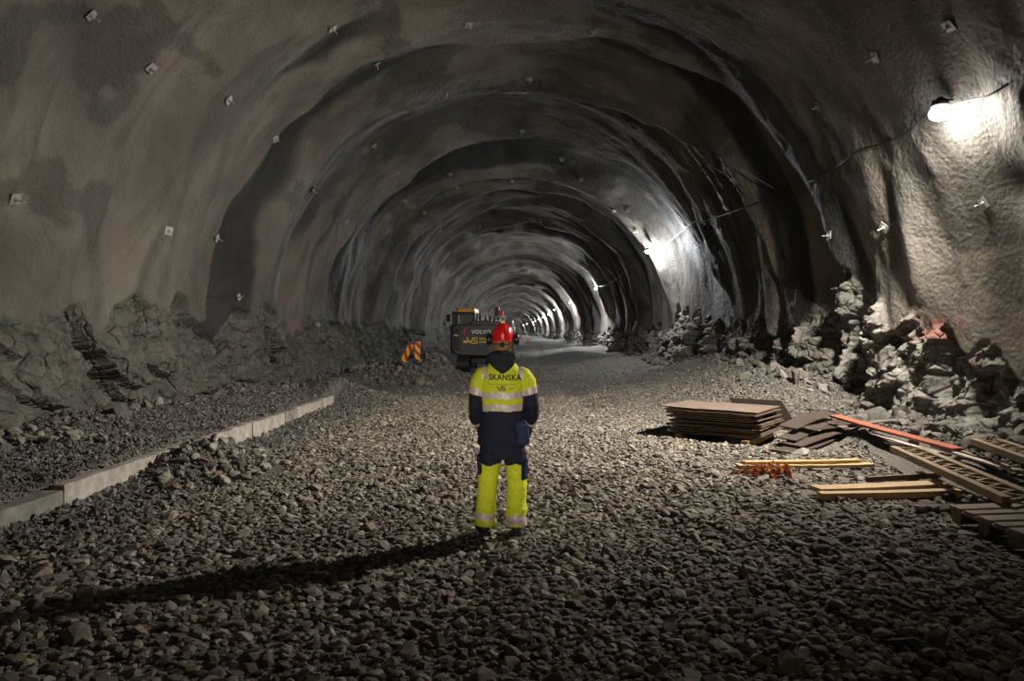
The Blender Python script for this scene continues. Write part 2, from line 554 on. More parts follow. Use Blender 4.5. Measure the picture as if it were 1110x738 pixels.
# ledge where the spray ends: concrete overhangs the rock a little
D += .10*ROCK*sstep(.5, .0, np.abs(Zp-bound))
STAIN_SHADE = sstep(.34, .46, fbm(sg*.30, arc*.42, ug*0, 200, 4, .6))*.55*(Zp > 3)
# younger sprayed concrete and painted-in shade darken the recess behind each round's edge
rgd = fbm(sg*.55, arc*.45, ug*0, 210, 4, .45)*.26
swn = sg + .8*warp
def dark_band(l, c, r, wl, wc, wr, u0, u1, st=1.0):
    global STAIN_SHADE
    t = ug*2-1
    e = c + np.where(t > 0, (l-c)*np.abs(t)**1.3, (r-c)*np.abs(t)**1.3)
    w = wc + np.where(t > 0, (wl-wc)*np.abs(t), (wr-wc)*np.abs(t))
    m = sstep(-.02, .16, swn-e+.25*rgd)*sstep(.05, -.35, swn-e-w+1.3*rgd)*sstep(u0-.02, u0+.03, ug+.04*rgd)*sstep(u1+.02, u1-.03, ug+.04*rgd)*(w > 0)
    STAIN_SHADE = np.maximum(STAIN_SHADE, m*st)
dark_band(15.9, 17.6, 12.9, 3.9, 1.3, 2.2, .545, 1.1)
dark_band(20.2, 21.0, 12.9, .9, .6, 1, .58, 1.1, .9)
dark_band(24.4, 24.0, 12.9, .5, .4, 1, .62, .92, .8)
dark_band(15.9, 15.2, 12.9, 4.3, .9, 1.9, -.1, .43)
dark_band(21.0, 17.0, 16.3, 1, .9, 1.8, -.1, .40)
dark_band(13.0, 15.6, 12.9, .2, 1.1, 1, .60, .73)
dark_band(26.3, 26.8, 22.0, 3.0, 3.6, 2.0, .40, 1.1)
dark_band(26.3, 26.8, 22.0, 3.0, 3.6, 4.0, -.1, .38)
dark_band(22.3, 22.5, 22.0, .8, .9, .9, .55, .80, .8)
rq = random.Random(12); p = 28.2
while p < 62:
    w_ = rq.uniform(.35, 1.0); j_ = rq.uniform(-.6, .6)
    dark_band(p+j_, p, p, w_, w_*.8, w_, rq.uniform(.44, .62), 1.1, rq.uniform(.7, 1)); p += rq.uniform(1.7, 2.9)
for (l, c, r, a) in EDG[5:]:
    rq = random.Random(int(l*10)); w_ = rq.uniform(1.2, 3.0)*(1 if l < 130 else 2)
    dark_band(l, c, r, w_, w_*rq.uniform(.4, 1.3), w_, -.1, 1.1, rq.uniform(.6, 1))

# foot of the wall leans inward so that it meets the bed
D -= .25*sstep(.9, -.2, Zp)
GX = X + PNX*D + curve_shift(sg)
GZ = Zp + PNZ*D
GY = sg + .0*D
G = np.stack([GX, GY, GZ], -1)
# normals from the grid
du = np.gradient(G, axis=1); ds = np.gradient(G, axis=0)
NRM = np.cross(du, ds); NRM /= np.linalg.norm(NRM, axis=-1, keepdims=True)+1e-12
mid = G[:, len(U)//2]; 
if NRM[10, len(U)//2, 2] > 0: NRM = -NRM
PAINT = np.exp(-((sg-11.5)/.55)**4-((Zp-1.85)/.22)**4)*(ug < .5) + .7*np.exp(-((sg-23.6)/.3)**4-((Zp-2.0)/.2)**4)*(ug > .5) + .7*np.exp(-((sg-10.8)/.2)**4-((Zp-1.35)/.12)**4)*(ug < .5)


def shell(name, j0, j1):
    g = G[:, j0:j1+1]; ns, nu = g.shape[:2]
    idx = np.arange(ns*nu).reshape(ns, nu)
    F = np.stack([idx[:-1, :-1], idx[1:, :-1], idx[1:, 1:], idx[:-1, 1:]], -1).reshape(-1, 4)
    a, b, c = g[0, 0], g[1, 0], g[1, 1]
    if np.dot(np.cross(b-a, c-a), NRM[0, j0]) < 0: F = F[:, ::-1]
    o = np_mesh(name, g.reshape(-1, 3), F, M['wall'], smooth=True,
                attrs={'leftrock': np.clip((ug[:, j0:j1+1]-.5)*99, 0, 1), 'rock': ROCK[:, j0:j1+1], 'stain_shade': STAIN_SHADE[:, j0:j1+1], 'paint': PAINT[:, j0:j1+1]},
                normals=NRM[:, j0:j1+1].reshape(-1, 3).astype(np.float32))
    return prop(o, kind='structure')


jr = int(np.argmin(np.abs(U-.22))); jl = int(np.argmin(np.abs(U-.78)))
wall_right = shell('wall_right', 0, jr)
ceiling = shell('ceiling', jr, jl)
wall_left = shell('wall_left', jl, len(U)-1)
for nm, i, lab in (('wall_back', 0, ''), ('wall_end', -1, '')):
    ring = G[i]; bm = bmesh.new()
    c = bm.verts.new((float(ring[:, 0].mean()), float(ring[0, 1]), 3.0))
    vs = [bm.verts.new(q) for q in ring[::4]]
    for a, b in zip(vs, vs[1:]): bm.faces.new((c, a, b))
    bm.faces.new((c, vs[-1], vs[0]))
    prop(bm_obj(nm, bm, M['wall']), kind='structure')


# ------------------------------------------------------------------ ground
def ground_h(x, y):
    x = x - curve_shift(y)
    h = .05*fbm(x*.35, y*.35, x*0, 300, 3) + .018*fbm(x*1.6, y*1.6, x*0, 310, 2)
    h = h*np.where(y > 3, 1, 1)
    # filled bench behind the kerb
    bench = sstep(-4.78, -5.0, x)*(1-sstep(17.0, 20.5, y))
    h = h + bench*(.24 + .16*sstep(-5.2, -7.4, x) + .04*fbm(x*1.2, y*1.2, x*0, 320, 2))
    # spill heap at the end of the kerb, low berm beyond it
    h = h + .42*np.exp(-((x+4.85)/.8)**2-((y-18.2)/1.2)**2)
    h = h + .30*np.exp(-((x+6.3)/1.1)**2)*sstep(18, 21, y)
    h = h + .55*np.exp(-((x+4.9)/1.3)**2-((y-25.5)/1.9)**2)
    h = h + .75*np.exp(-((x+3.55)/.75)**2-((y-27.2)/1.3)**2)
    # ballast heap against the kerb
    h = h + .30*np.exp(-((x+4.35)/.48)**2-((y-9.1)/.85)**2)
    # right side: fill rising to the wall, long mound behind the boards
    h = h + .34*sstep(4.9, 6.9, x)*sstep(3, 7, y)
    m = .80*np.exp(-((x-5.6-.0*y)/1.25)**2)*sstep(12.6, 15.5, y)*(1-sstep(22, 28, y))
    h = h + m + .30*np.exp(-((x-3.4)/1.5)**2-((y-19.5)/2.6)**2)
    h = h + .26*np.exp(-((x-5.35)/.55)**2-((y-10.9)/1.0)**2)
    # driven-over humps further in on the right
    for (cx, cy, rx, ry, a) in ((4.6, 34, 2.4, 2.6, .62), (3.4, 43, 2.8, 3.2, .62), (4.5, 56, 3.0, 5, .6), (2.5, 75, 3.5, 7, .6), (3.5, 110, 4, 10, .6), (-1, 90, 3, 9, .35), (5.3, 27, 1.0, 3, .35), (-5, 45, 1.5, 9, .4), (-4, 80, 2, 14, .5)):
        h = h + a*np.exp(-((x-cx)/rx)**2-((y-cy)/ry)**2)
    # wheel ruts
    for cx in (-.9, 1.2, 3.0):
        h = h - .045*np.exp(-((x-cx-.35*np.sin(y*.12))/.28)**2)*sstep(12, 18, y)
    return h


gs = spaced([(-16, 2, .5), (2, 20, .07), (20, 45, .14), (45, 110, .5), (110, 370, 2)])
gxs = np.linspace(-9.2, 8.8, 240)
yy, xx = np.meshgrid(gs, gxs, indexing='ij')
xw = xx + curve_shift(yy)
hh = ground_h(xw, yy)
idx = np.arange(yy.size).reshape(yy.shape)
F = np.stack([idx[:-1, :-1], idx[:-1, 1:], idx[1:, 1:], idx[1:, :-1]], -1).reshape(-1, 4)
floor = np_mesh('floor', np.stack([xw, yy, hh], -1).reshape(-1, 3), F, M['ground'], smooth=True)
prop(floor, kind='structure')
bpy.context.view_layer.update()


def wall_hit(px, py):
    o = Vector((0, 0, CAMZ)); d = ray(px, py); best = None
    for w in (wall_right, ceiling, wall_left):
        ok, loc, nrm, _ = w.ray_cast(o, d, distance=400)
        if ok and (best is None or (loc-o).length < (best[0]-o).length): best = (loc.copy(), nrm.copy())
    return best


# ------------------------------------------------------------------ loose stones
def hull_variants(n, npts, flat, seed, sub=False, rnd=False):
    r = random.Random(seed); out = []
    for i in range(n):
        bm = bmesh.new()
        el = r.uniform(.65, 1.0)
        for k in range(npts):
            v = Vector((r.gauss(0, 1), r.gauss(0, 1), r.gauss(0, 1))).normalized()*r.uniform(.75, 1)
            # snap toward a box so that faces look split
            if not rnd: v = Vector([max(-.72, min(.72, q)) for q in v])
            bm.verts.new((v.x, v.y*el, v.z*flat*r.uniform(.8, 1.1)))
        res = bmesh.ops.convex_hull(bm, input=bm.verts)
        dele = [e for e in res['geom_interior']+res['geom_unused'] if isinstance(e, bmesh.types.BMVert)]
        bmesh.ops.delete(bm, geom=list(set(dele)), context='VERTS')
        if sub:
            bmesh.ops.bevel(bm, geom=list(bm.edges), offset=.05, segments=1, affect='EDGES')
        bmesh.ops.triangulate(bm, faces=bm.faces)
        bm.verts.ensure_lookup_table(); bm.verts.index_update()
        V = np.array([v.co[:] for v in bm.verts]); Fc = np.array([[v.index for v in f.verts] for f in bm.faces])
        bm.free(); out.append((V, Fc))
    return out


def stones(name, pos, size, var, mat, label, cat, tilt=.4, seed=1, sink=.25, lift=0., smooth=False):
    r = np.random.default_rng(seed); n = len(pos)
    vid = r.integers(0, len(var), n)
    yaw = r.uniform(0, 2*PI, n); tx = r.normal(0, tilt, n); ty = r.normal(0, tilt, n)
    VV, FF, off = [], [], 0
    for k, (V, Fc) in enumerate(var):
        m = vid == k; c = m.sum()
        if not c: continue
        cz, sz = np.cos(yaw[m]), np.sin(yaw[m]); cx, sx = np.cos(tx[m]), np.sin(tx[m]); cy, sy = np.cos(ty[m]), np.sin(ty[m])
        o = np.zeros(c); one = np.ones(c)
        RZ = np.stack([np.stack([cz, -sz, o], -1), np.stack([sz, cz, o], -1), np.stack([o, o, one], -1)], 1)
        RX = np.stack([np.stack([one, o, o], -1), np.stack([o, cx, -sx], -1), np.stack([o, sx, cx], -1)], 1)
        RY = np.stack([np.stack([cy, o, sy], -1), np.stack([o, one, o], -1), np.stack([-sy, o, cy], -1)], 1)
        RR = RX @ RY @ RZ
        P = np.einsum('nij,vj->nvi', RR, V)*size[m][:, None, None]
        zmax = P[:, :, 2].max(1)
        P = P + pos[m][:, None, :]
        P[:, :, 2] += (zmax*(1-2*sink))[:, None] + lift
        nv = len(V)
        VV.append(P.reshape(-1, 3)); FF.append((Fc[None]+(np.arange(c)*nv)[:, None, None]+off).reshape(-1, 3)); off += c*nv
    o = np_mesh(name, np.concatenate(VV), np.concatenate(FF), mat, smooth=smooth)
    return prop(o, label, cat, kind='stuff')


KEEP = []                                                            # (centre, half sizes, angle) where nothing loose may poke through


def jitter(x0, x1, y0, y1, st, seed, mask=None, amt=.6):
    r = np.random.default_rng(seed)
    a, b = np.meshgrid(np.arange(x0, x1, st), np.arange(y0, y1, st*.92))
    a = a + (np.arange(a.shape[0]) % 2)[:, None]*st*.5
    x = a.ravel()+r.uniform(-amt, amt, a.size)*st; y = b.ravel()+r.uniform(-amt, amt, a.size)*st
    m = np.ones(x.shape, bool)
    # only where the photo, or a camera a step to its side, can see the bed
    m &= (np.abs(x) < y*.80+2.0)
    if mask is not None: m &= mask(x, y)
    for (cx, cy, hx, hy, an) in KEEP:
        c, s = math.cos(an), math.sin(an)
        lx = (x-cx)*c+(y-cy)*s; ly = -(x-cx)*s+(y-cy)*c
        m &= ~((np.abs(lx) < hx) & (np.abs(ly) < hy))
    return x[m], y[m]


# ------------------------------------------------------------------ timber on the right
def plank(name, p0, p1, w, t, mat, label, cat, group=None, roll=0.0):
    """a board from p0 to p1 (centre line of its underside); p0 end is the origin"""
    p0, p1 = Vector(p0), Vector(p1); d = p1-p0
    bm = bmesh.new(); L = d.length
    box(bm, (L/2, 0, t/2), (L, w, t), bev=min(.004, t*.2))
    # light sawing unevenness along the length
    bmesh.ops.subdivide_edges(bm, edges=[e for e in bm.edges if e.calc_length() > L*.8], cuts=6)
    for v in bm.verts: v.co.z += .006*math.sin(v.co.x*2.3+p0.x*3); v.co.y += .004*math.sin(v.co.x*1.7+p0.y)
    o = bm_obj(name, bm, mat)
    q = d.to_track_quat('X', 'Z')
    o.rotation_mode = 'QUATERNION'; from mathutils import Quaternion
    o.rotation_quaternion = q @ Quaternion((1, 0, 0), roll)
    o.location = p0
    return prop(o, label, cat, group)


ang = -R(36)
uv = Vector((math.cos(ang), math.sin(ang), 0)); vv = Vector((-math.sin(ang), math.cos(ang), 0))
SCN = Vector((3.34, 11.62, 0))
KEEP.append((SCN.x, SCN.y, .80, .62, ang))
gz = float(ground_h(np.array([SCN.x]), np.array([SCN.y]))[0])
# bearers under the stack
for k, (off, lab) in enumerate(((-.52, 'pale square timber bearer under the left end of the board stack'), (.58, 'pale yellow timber bearer showing under the right end of the board stack'))):
    c = SCN+uv*off
    plank('timber_bearer', c-vv*.66+Vector((0, 0, gz-.01)), c+vv*.66+Vector((0, 0, gz-.01)), .12, .11, M['pine'], lab, 'timber')
zz = gz+.105
NB = 13
rs = random.Random(3)
ordn = ['lowest', 'second lowest', 'third lowest', 'fourth lowest', 'fifth lowest', 'sixth lowest', 'seventh lowest', 'middle', 'seventh from the top', 'sixth from the top', 'fifth from the top', 'fourth from the top', 'third from the top', 'second from the top', 'topmost']
ordn = ordn[:6]+ordn[7:14-0][0:1]+ordn[9:]
ordn = ordn[:6]+['middle']+['sixth from the top', 'fifth from the top', 'fourth from the top', 'third from the top', 'second from the top', 'topmost']
for k in range(NB):
    bm = bmesh.new()
    top = k == NB-1
    L, W, T = 1.5+rs.uniform(-.05, .05), 1.2+rs.uniform(-.04, .04), .018
    ox, oy = rs.uniform(-.06, .06), rs.uniform(-.06, .06)
    if top: L, W, ox, oy = 1.62, 1.22, -.06, .0
    box(bm, (0, 0, 0), (L, W, T))
    bm.faces.ensure_lookup_table()
    bmesh.ops.subdivide_edges(bm, edges=list(bm.edges), cuts=7, use_grid_fill=True)
    s1, s2, s3 = rs.uniform(-.012, .012), rs.uniform(-.012, .012), rs.uniform(0, 6)
    for v in bm.verts:
        v.co.z += s1*(2*v.co.x/L)**2*1.2 + s2*(v.co.x/L)*(v.co.y/W)*2 + .004*math.sin(v.co.x*5+s3)
        e = max(0, abs(v.co.x)/L*2-.94)
        v.co.y += .006*math.sin(v.co.x*17+s3*3)*(abs(v.co.y) > W*.49); v.co.x += .008*math.sin(v.co.y*23+s3*5)*(abs(v.co.x) > L*.49)
    for f in bm.faces:
        f.normal_update(); f.material_index = 0 if abs(f.normal.z) > .7 else 1
    o = bm_obj('formwork_board', bm, [M['ply_top'] if top else M['ply_dark'], M['ply_edge']])
    c = SCN+uv*ox+vv*oy
    o.location = (c.x, c.y, zz+T/2+.014); o.rotation_euler = (rs.uniform(-.004, .004), rs.uniform(-.006, .006), ang+rs.uniform(-.035, .035)*(0 if top else 1))
    zz += T+.0155
    prop(o, f'worn brown formwork board, {ordn[k]} in the stack beside the mound', 'board', 'formwork boards in the stack')
# board leaning behind the stack
B = Vector((4.80, 12.0, gz+.06)); T_ = Vector((4.54, 12.20, .585)); al = Vector((-.81, .585, 0))*.95
bm = bmesh.new(); q = [B, B+al, T_+al, T_]; nrm = (q[1]-q[0]).cross(q[3]-q[0]).normalized()*.018
vs = [bm.verts.new(p) for p in q]+[bm.verts.new(p+nrm) for p in q]
for f in ((0, 1, 2, 3), (7, 6, 5, 4), (0, 4, 5, 1), (1, 5, 6, 2), (2, 6, 7, 3), (3, 7, 4, 0)):
    fc = bm.faces.new([vs[i] for i in f]); fc.material_index = 0 if f in ((0, 1, 2, 3), (7, 6, 5, 4)) else 1
bmesh.ops.recalc_face_normals(bm, faces=bm.faces)
prop(bm_obj('formwork_board', bm, [M['ply_dark'], M['ply_top']]), 'dark board leaning on edge against the back of the board stack', 'board')

# slumped dark sheets
sheets = [  # centre, length, width, angle, tilt x, tilt y
    ((4.42, 10.62, .10), 1.7, .34, 38, .04, -.05, 'lowest dark sheet of the slumped pile, its tip pointing at the stack'),
    ((4.72, 10.86, .17), 1.7, .32, 34, .05, -.07, 'dark sheet lying second lowest in the slumped pile'),
    ((4.60, 11.08, .25), 1.6, .30, 42, .05, -.08, 'dark sheet in the middle of the slumped pile'),
    ((5.02, 11.18, .30), 1.5, .28, 32, .07, -.05, 'purplish dark sheet near the top of the slumped pile'),
    ((4.66, 11.30, .37), 1.4, .32, 40, .04, -.08, 'topmost dark sheet of the slumped pile, nearest the rock wall'),
    ((5.42, 10.98, .34), 1.25, .12, 30, .10, .02, 'narrow grey strip lying across the right end of the slumped sheets'),
]
for (c, L, W, a, tx, ty, lab) in sheets:
    bm = bmesh.new(); box(bm, (0, 0, 0), (L, W, .018))
    bmesh.ops.subdivide_edges(bm, edges=list(bm.edges), cuts=5, use_grid_fill=True)
    for v in bm.verts:
        v.co.z += .03*math.sin(v.co.x*2.6+c[0]*7); v.co.x += .015*math.sin(v.co.y*9+c[1]*5)
    for f in bm.faces:
        f.normal_update(); f.material_index = 0 if abs(f.normal.z) > .7 else 1
    narrow = W < .2
    o = bm_obj('plywood_sheet', bm, [M['grey_wood'] if narrow else M['ply_dark'], M['grey_wood'] if narrow else M['ply_edge']])
    o.location = c; o.rotation_euler = Euler((tx, ty, R(a)), 'XYZ')
    prop(o, lab, 'sheet', 'slumped plywood sheets')
KEEP.append((4.75, 10.95, .8, .45, R(38)))

# red plank and whitened boards
plank('red_plank', at(905, 452, .42), at(1038, 489, .26), .20, .035, M['red_wood'], 'long red painted plank lying at the foot of the right wall', 'plank')
plank('whitened_board', at(1012, 484, .25), at(1100, 512, .20), .10, .025, M['white_wood'], 'long pale grey board continuing beyond the red plank', 'board')
plank('whitened_board', at(945, 470, .28), at(1018, 492, .22), .10, .02, M['white_wood'], 'pale grey board lying just in front of the red plank', 'board')
plank('whitened_board', at(960, 480, .20), at(1030, 494, .18), .08, .02, M['white_wood'], 'short pale grey board between red plank and slotted beam', 'board')
plank('pale_batten', at(1035, 489, .22), at(1112, 515, .18), .06, .045, M['pine_old'], 'yellowish batten in front of the far slotted beam', 'batten')

# loose boards
plank('pine_board', at(799, 507, .05), at(945, 505, .06), .15, .04, M['pine'], 'thin pale board with orange film at its left end, lower of two', 'board', 'pale boards beside the orange film')
plank('pine_board', at(806, 503, .095), at(930, 500, .105), .12, .035, M['pine'], 'thin pale board lying on the one beside the orange film', 'board', 'pale boards beside the orange film')
plank('pine_beam', at(888, 541, .06), at(1039, 537, .07),   .11, .07, M['pine'], 'square pale beam at the front of the pile near the pallet', 'beam')
plank('pine_board', at(884, 533, .09), at(1020, 527, .09), .20, .05, M['pine'], 'wide pale board behind the square beam near the pallet', 'board')
plank('pine_board', at(940, 522, .09), at(1018, 518, .10), .06, .06, M['grey_wood'], 'short brown board at the back of the pile near the pallet', 'board')
KEEP += [(3.75, 9.1, .95, .14, 0), (3.95, 7.6, 1.0, .22, R(5))]
plank('grey_lath', at(1052, 598, .06), at(1112, 611, .05), .045, .02, M['grey_wood'], 'thin grey lath half sunk in the stones below the pallet', 'lath')


# slotted (lattice) beams: two rails with a zigzag of slats between them
def slotted_beam(p0, p1, w, label, n, wtone):
    p0, p1 = Vector(p0), Vector(p1); d = p1-p0; L = d.length
    e = empty('slotted_beam', p0); e.rotation_mode = 'QUATERNION'; e.rotation_quaternion = d.to_track_quat('X', 'Z')
    prop(e, label, 'beam', 'slotted timber beams')
    for s in (-1, 1):
        bm = bmesh.new(); box(bm, (L/2, s*w/2, .06), (L, .085, .08), bev=.005)
        bm_obj('rail', bm, wtone, e)
    for k in range(n):
        bm = bmesh.new(); x = (k+.5)*L/n
        a = R(38 if k % 2 else -38)
        box(bm, (x, 0, .070), (.035, w*1.05/math.cos(a)-.05, .035), Euler((0, 0, a)), bev=.003)
        bm_obj('slat', bm, wtone, e)
    return e


slotted_beam(at(982, 492, .22), at(1112, 551, .22), .30, 'long slotted timber beam reaching from the gravel mound to the pallet', 22, M['pine_old'])
slotted_beam(at(1070, 484, .34), at(1150, 513, .34), .30, 'yellowish slotted beam against the right wall, partly out of frame', 14, M['pine_old'])
KEEP.append((5.3, 8.9, .45, 1.6, R(-8)))

# pallet
pe = empty('wooden_pallet', (4.50, 5.93, .085), (R(1), R(-1.2), R(4)))
prop(pe, 'dark weathered wooden pallet lying at the right edge', 'pallet')
for k in range(5):
    bm = bmesh.new(); y = -.35+k*.175; w = .145 if k % 2 == 0 else .10
    box(bm, (0, y, .133), (1.2, w, .022), bev=.003); bm_obj('deck_board', bm, M['pallet_wood'], pe)
for x in (-.527, 0, .527):
    bm = bmesh.new(); box(bm, (x, 0, .111), (.145, .8, .022), bev=.003); bm_obj('cross_board', bm, M['pallet_wood'], pe)
    for y in (-.33, 0, .33):
        bm = bmesh.new(); box(bm, (x, y, .061), (.145, .13, .078), bev=.004); bm_obj('block', bm, M['pine_old'], pe)
for y in (-.33, 0, .33):
    bm = bmesh.new(); box(bm, (0, y, .011), (1.2, .10, .022), bev=.003); bm_obj('bottom_board', bm, M['pallet_wood'], pe)
KEEP.append((4.50, 5.93, .64, .44, R(4)))


# crumpled orange film
def crumple(bm, c, L, W, a, seed, amp, mi=0, rx=0):
    r = random.Random(seed); n, m = 14, 6
    g = []
    Rm = Euler((rx, 0, a)).to_matrix()
    for i in range(n):
        row = []
        for j in range(m):
            u, v = i/(n-1)-.5, j/(m-1)-.5
            ww = W*(1-.55*abs(u*2)**2)*(.7+.3*math.sin(i*1.3+seed))
            p = Vector((u*L, v*ww+.02*math.sin(i*1.7+seed), amp*(.8*math.sin(i*1.1+j*2.1+seed)+r.uniform(-.5, .5))*(1-abs(u)) + amp*1.2*math.cos(u*PI)))
            row.append(bm.verts.new(Vector(c)+Rm @ p))
        g.append(row)
    for i in range(n-1):
        for j in range(m-1):
            f = bm.faces.new((g[i][j], g[i+1][j], g[i+1][j+1], g[i][j+1])); f.material_index = mi


fe = empty('orange_film', at(826, 519, .02)); prop(fe, 'crumpled orange plastic film lying in front of the thin boards', 'plastic film')
bm = bmesh.new()
for (x, y, L, W, a, am) in ((-.18, -.02, .42, .10, -.12, .03), (.02, .02, .36, .16, .7, .06), (.12, -.05, .44, .16, .1, .05), (.0, -.09, .28, .14, -.9, .05), (.25, .03, .3, .12, .5, .05), (.05, .09, .5, .1, .2, .04), (.14, .05, .22, .13, 1.4, .07)):
    crumple(bm, (x, y, .05), L, W, a, int(x*100+y*30+50), am)
o = bm_obj('folds', bm, M['orange'], fe); sd = o.modifiers.new('t', 'SOLIDIFY'); sd.thickness = .003
bm = bmesh.new(); crumple(bm, (.16, .0, .13), .24, .10, .95, 8, .02, rx=.6)
o = bm_obj('torn_piece', bm, M['cream'], fe); o['label'] = 'cream coloured torn piece'; sd = o.modifiers.new('t', 'SOLIDIFY'); sd.thickness = .003
bm = bmesh.new(); box(bm, (-.1, .0, .01), (.3, .03, .012), Euler((0, .1, -.1)));
KEEP.append((2.98, 8.45, .46, .26, 0)); fe.scale = (1.05, 1.0, 1.1)

# ------------------------------------------------------------------ kerb of concrete blocks
ks = [4.85, 6.88, 8.72, 10.9, 11.7, 12.6, 13.3, 14.0, 14.8, 15.8, 16.7]
klab = ['dark wide concrete kerb block at the left edge, sunk lowest', 'long pale concrete kerb block, first after the dark one', 'long concrete kerb block partly hidden by the stone heap',
        'short concrete kerb block just past the stone heap', 'short kerb block, second past the stone heap', 'short pale kerb block, third past the stone heap', 'brownish dark kerb block between two pale ones',
        'short pale kerb block right after the brownish dark one', 'short kerb block, second last in the row', 'last short kerb block, half buried by the spill heap']
for k in range(10):
    y0, y1 = ks[k]+.012, ks[k+1]-.012; L = y1-y0
    bm = bmesh.new()
    hgt = .25 if k else .20
    wd = .14 if k else .34
    box(bm, (0, 0, hgt/2-.06), (wd, L, hgt+.12), bev=.012)
    bmesh.ops.subdivide_edges(bm, edges=[e for e in bm.edges if e.calc_length() > L*.8], cuts=10)
    for v in bm.verts:
        q = np.array([v.co.y*4+k*9]); v.co.x += .006*float(vnoise(q, q*0+v.co.z*6, q*0)[0]); v.co.z += .006*float(vnoise(q*1.3, q*0, q*0, 5)[0])*(v.co.z > 0)
    xk = -4.76 - (.04 if k else .13) + rs.uniform(-.02, .02)
    o = bm_obj('concrete_kerb_block', bm, M['concrete_dark'] if k in (0, 6) else M['concrete'])
    o.location = (xk, (y0+y1)/2, -.015+rs.uniform(-.01, .015)); o.rotation_euler = (0, rs.uniform(-.02, .02), rs.uniform(-.012, .012))
    prop(o, klab[k], 'kerb block', 'concrete kerb blocks')

# ------------------------------------------------------------------ loose stones: the bed
KEEP.append((-1.95, 32.2, 1.6, 2.4, 0))
VAR = hull_variants(26, 18, .50, 5)
VARR = hull_variants(22, 22, .46, 15, False, True)+hull_variants(12, 18, .5, 16)
VARF = hull_variants(10, 9, .7, 9)


def road(x, y):
    e = -3.75 + .35*np.sin(y*.9) + .25*np.sin(y*2.3)
    return (x > e) & (x < 5.2+.3*np.sin(y*1.1))


rgn = np.random.default_rng(3)
P, Z = [], []
for (y0, y1, st, sd) in ((2.4, 19, .064, 1), (2.4, 10, .13, 2), (2.4, 19, .30, 3), (19, 34, .20, 4)):
    x, y = jitter(-5.6, 6.6, y0, y1, st, sd, road)
    sz = st*.62*np.exp(rgn.normal(0, .22, len(x)))
    if st == .13: k_ = rgn.random(len(x)) < .55; x, y, sz = x[k_], y[k_], sz[k_]*.76
    if st == .30: k_ = rgn.random(len(x)) < .35; x, y, sz = x[k_], y[k_], sz[k_]*.40
    if y0 > 18: k_ = rgn.random(len(x)) < .5; x, y, sz = x[k_], y[k_], sz[k_]*.42
    P.append(np.stack([x, y, ground_h(x, y)], -1)); Z.append(sz)
P = np.concatenate(P); Z = np.concatenate(Z)
stones('crushed_rock', P, Z, VARR, M['stone'], 'bed of angular crushed rock covering the tunnel floor', 'crushed rock', .27, 21, .30, 0, False)


def finezone(x, y):
    return ((x < -3.5) & (x > -4.72)) | ((x < -4.90) & (x > -7.7))


P, Z = [], []
x, y = jitter(-7.8, -3.4, 4.5, 19, .047, 31, finezone); P.append(np.stack([x, y, ground_h(x, y)], -1)); Z.append(.032*np.exp(rgn.normal(0, .35, len(x))))
P = np.concatenate(P); Z = np.concatenate(Z)
stones('fine_gravel', P, Z, VARF, M['fine'], 'fine dark gravel on the bench and along the kerb on the left', 'gravel', .5, 33, .25)
x, y = jitter(2.0, 7.2, 8.2, 20, .047, 41, lambda x, y: (x > 4.9) | ((y > 12.9) & (x > 2.2+.5*np.sin(y))))
z = ground_h(x, y)
stones('fine_gravel', np.stack([x, y, z], -1), .030*np.exp(rgn.normal(0, .35, len(x))), VARF, M['fine'], 'fine grey gravel mound behind the boards at the right wall', 'gravel', .5, 43, .25)


# rubble round the marker boards, along the wall foot
jz = int(np.argmin(np.abs(Zp[0, :len(wz)]-.35)))
RF, LF = GX[:, jz], GX[:, GX.shape[1]-1-jz]


def inside(x, y, pad=.12):
    return (x < np.interp(y, S, RF)-pad) & (x > np.interp(y, S, LF)+pad)


def rubble(name, cx, cy, rx, ry, n, s, lab, seed, mat='rock', lift=0):
    r = np.random.default_rng(seed)
    x = r.normal(cx, rx, n); y = r.normal(cy, ry, n)
    k_ = inside(x, y); x, y = x[k_], y[k_]; n = len(x)
    h = ground_h(x, y)
    return stones(name, np.stack([x, y, h], -1), s*np.exp(r.normal(0, .35, n)), VAR, M[mat], lab, 'rubble', .6, seed+1, .2, lift)


rubble('rubble', -4.9, 25.3, 1.1, 1.3, 700, .085, 'heap of broken rock round the striped marker boards', 51)
rubble('rubble', -3.6, 27.0, .6, .8, 160, .10, 'rubble spilling off the grey heap beside the digger', 52, 'fine')
rr = np.random.default_rng(60)
y = rr.uniform(8, 40, 900); x = 6.35 + .25*rr.normal(0, 1, 900) - .35*(y > 13)
k_ = inside(x, y); x, y = x[k_], y[k_]
stones('rubble', np.stack([x, y, ground_h(x, y)], -1), .09*np.exp(rr.normal(0, .45, len(x))), VAR, M['rock'], 'fallen rock along the foot of the right wall', 'rubble', .6, 61, .2)
y = rr.uniform(8, 40, 700); x = -7.0 + .22*rr.normal(0, 1, 700)
k_ = inside(x, y); x, y = x[k_], y[k_]
stones('rubble', np.stack([x, y, ground_h(x, y)], -1), .08*np.exp(rr.normal(0, .45, len(x))), VAR, M['rock'], 'fallen rock along the foot of the left wall', 'rubble', .6, 62, .2)

# larger stones one could lift, each its own object
BIG = hull_variants(12, 26, .75, 77, True)
BME = []
for V, Fc in BIG:
    me = bpy.data.meshes.new('rock'); me.from_pydata([tuple(v) for v in V], [], [tuple(int(q) for q in f) for f in Fc]); me.materials.append(M['rock']); BME.append(me)


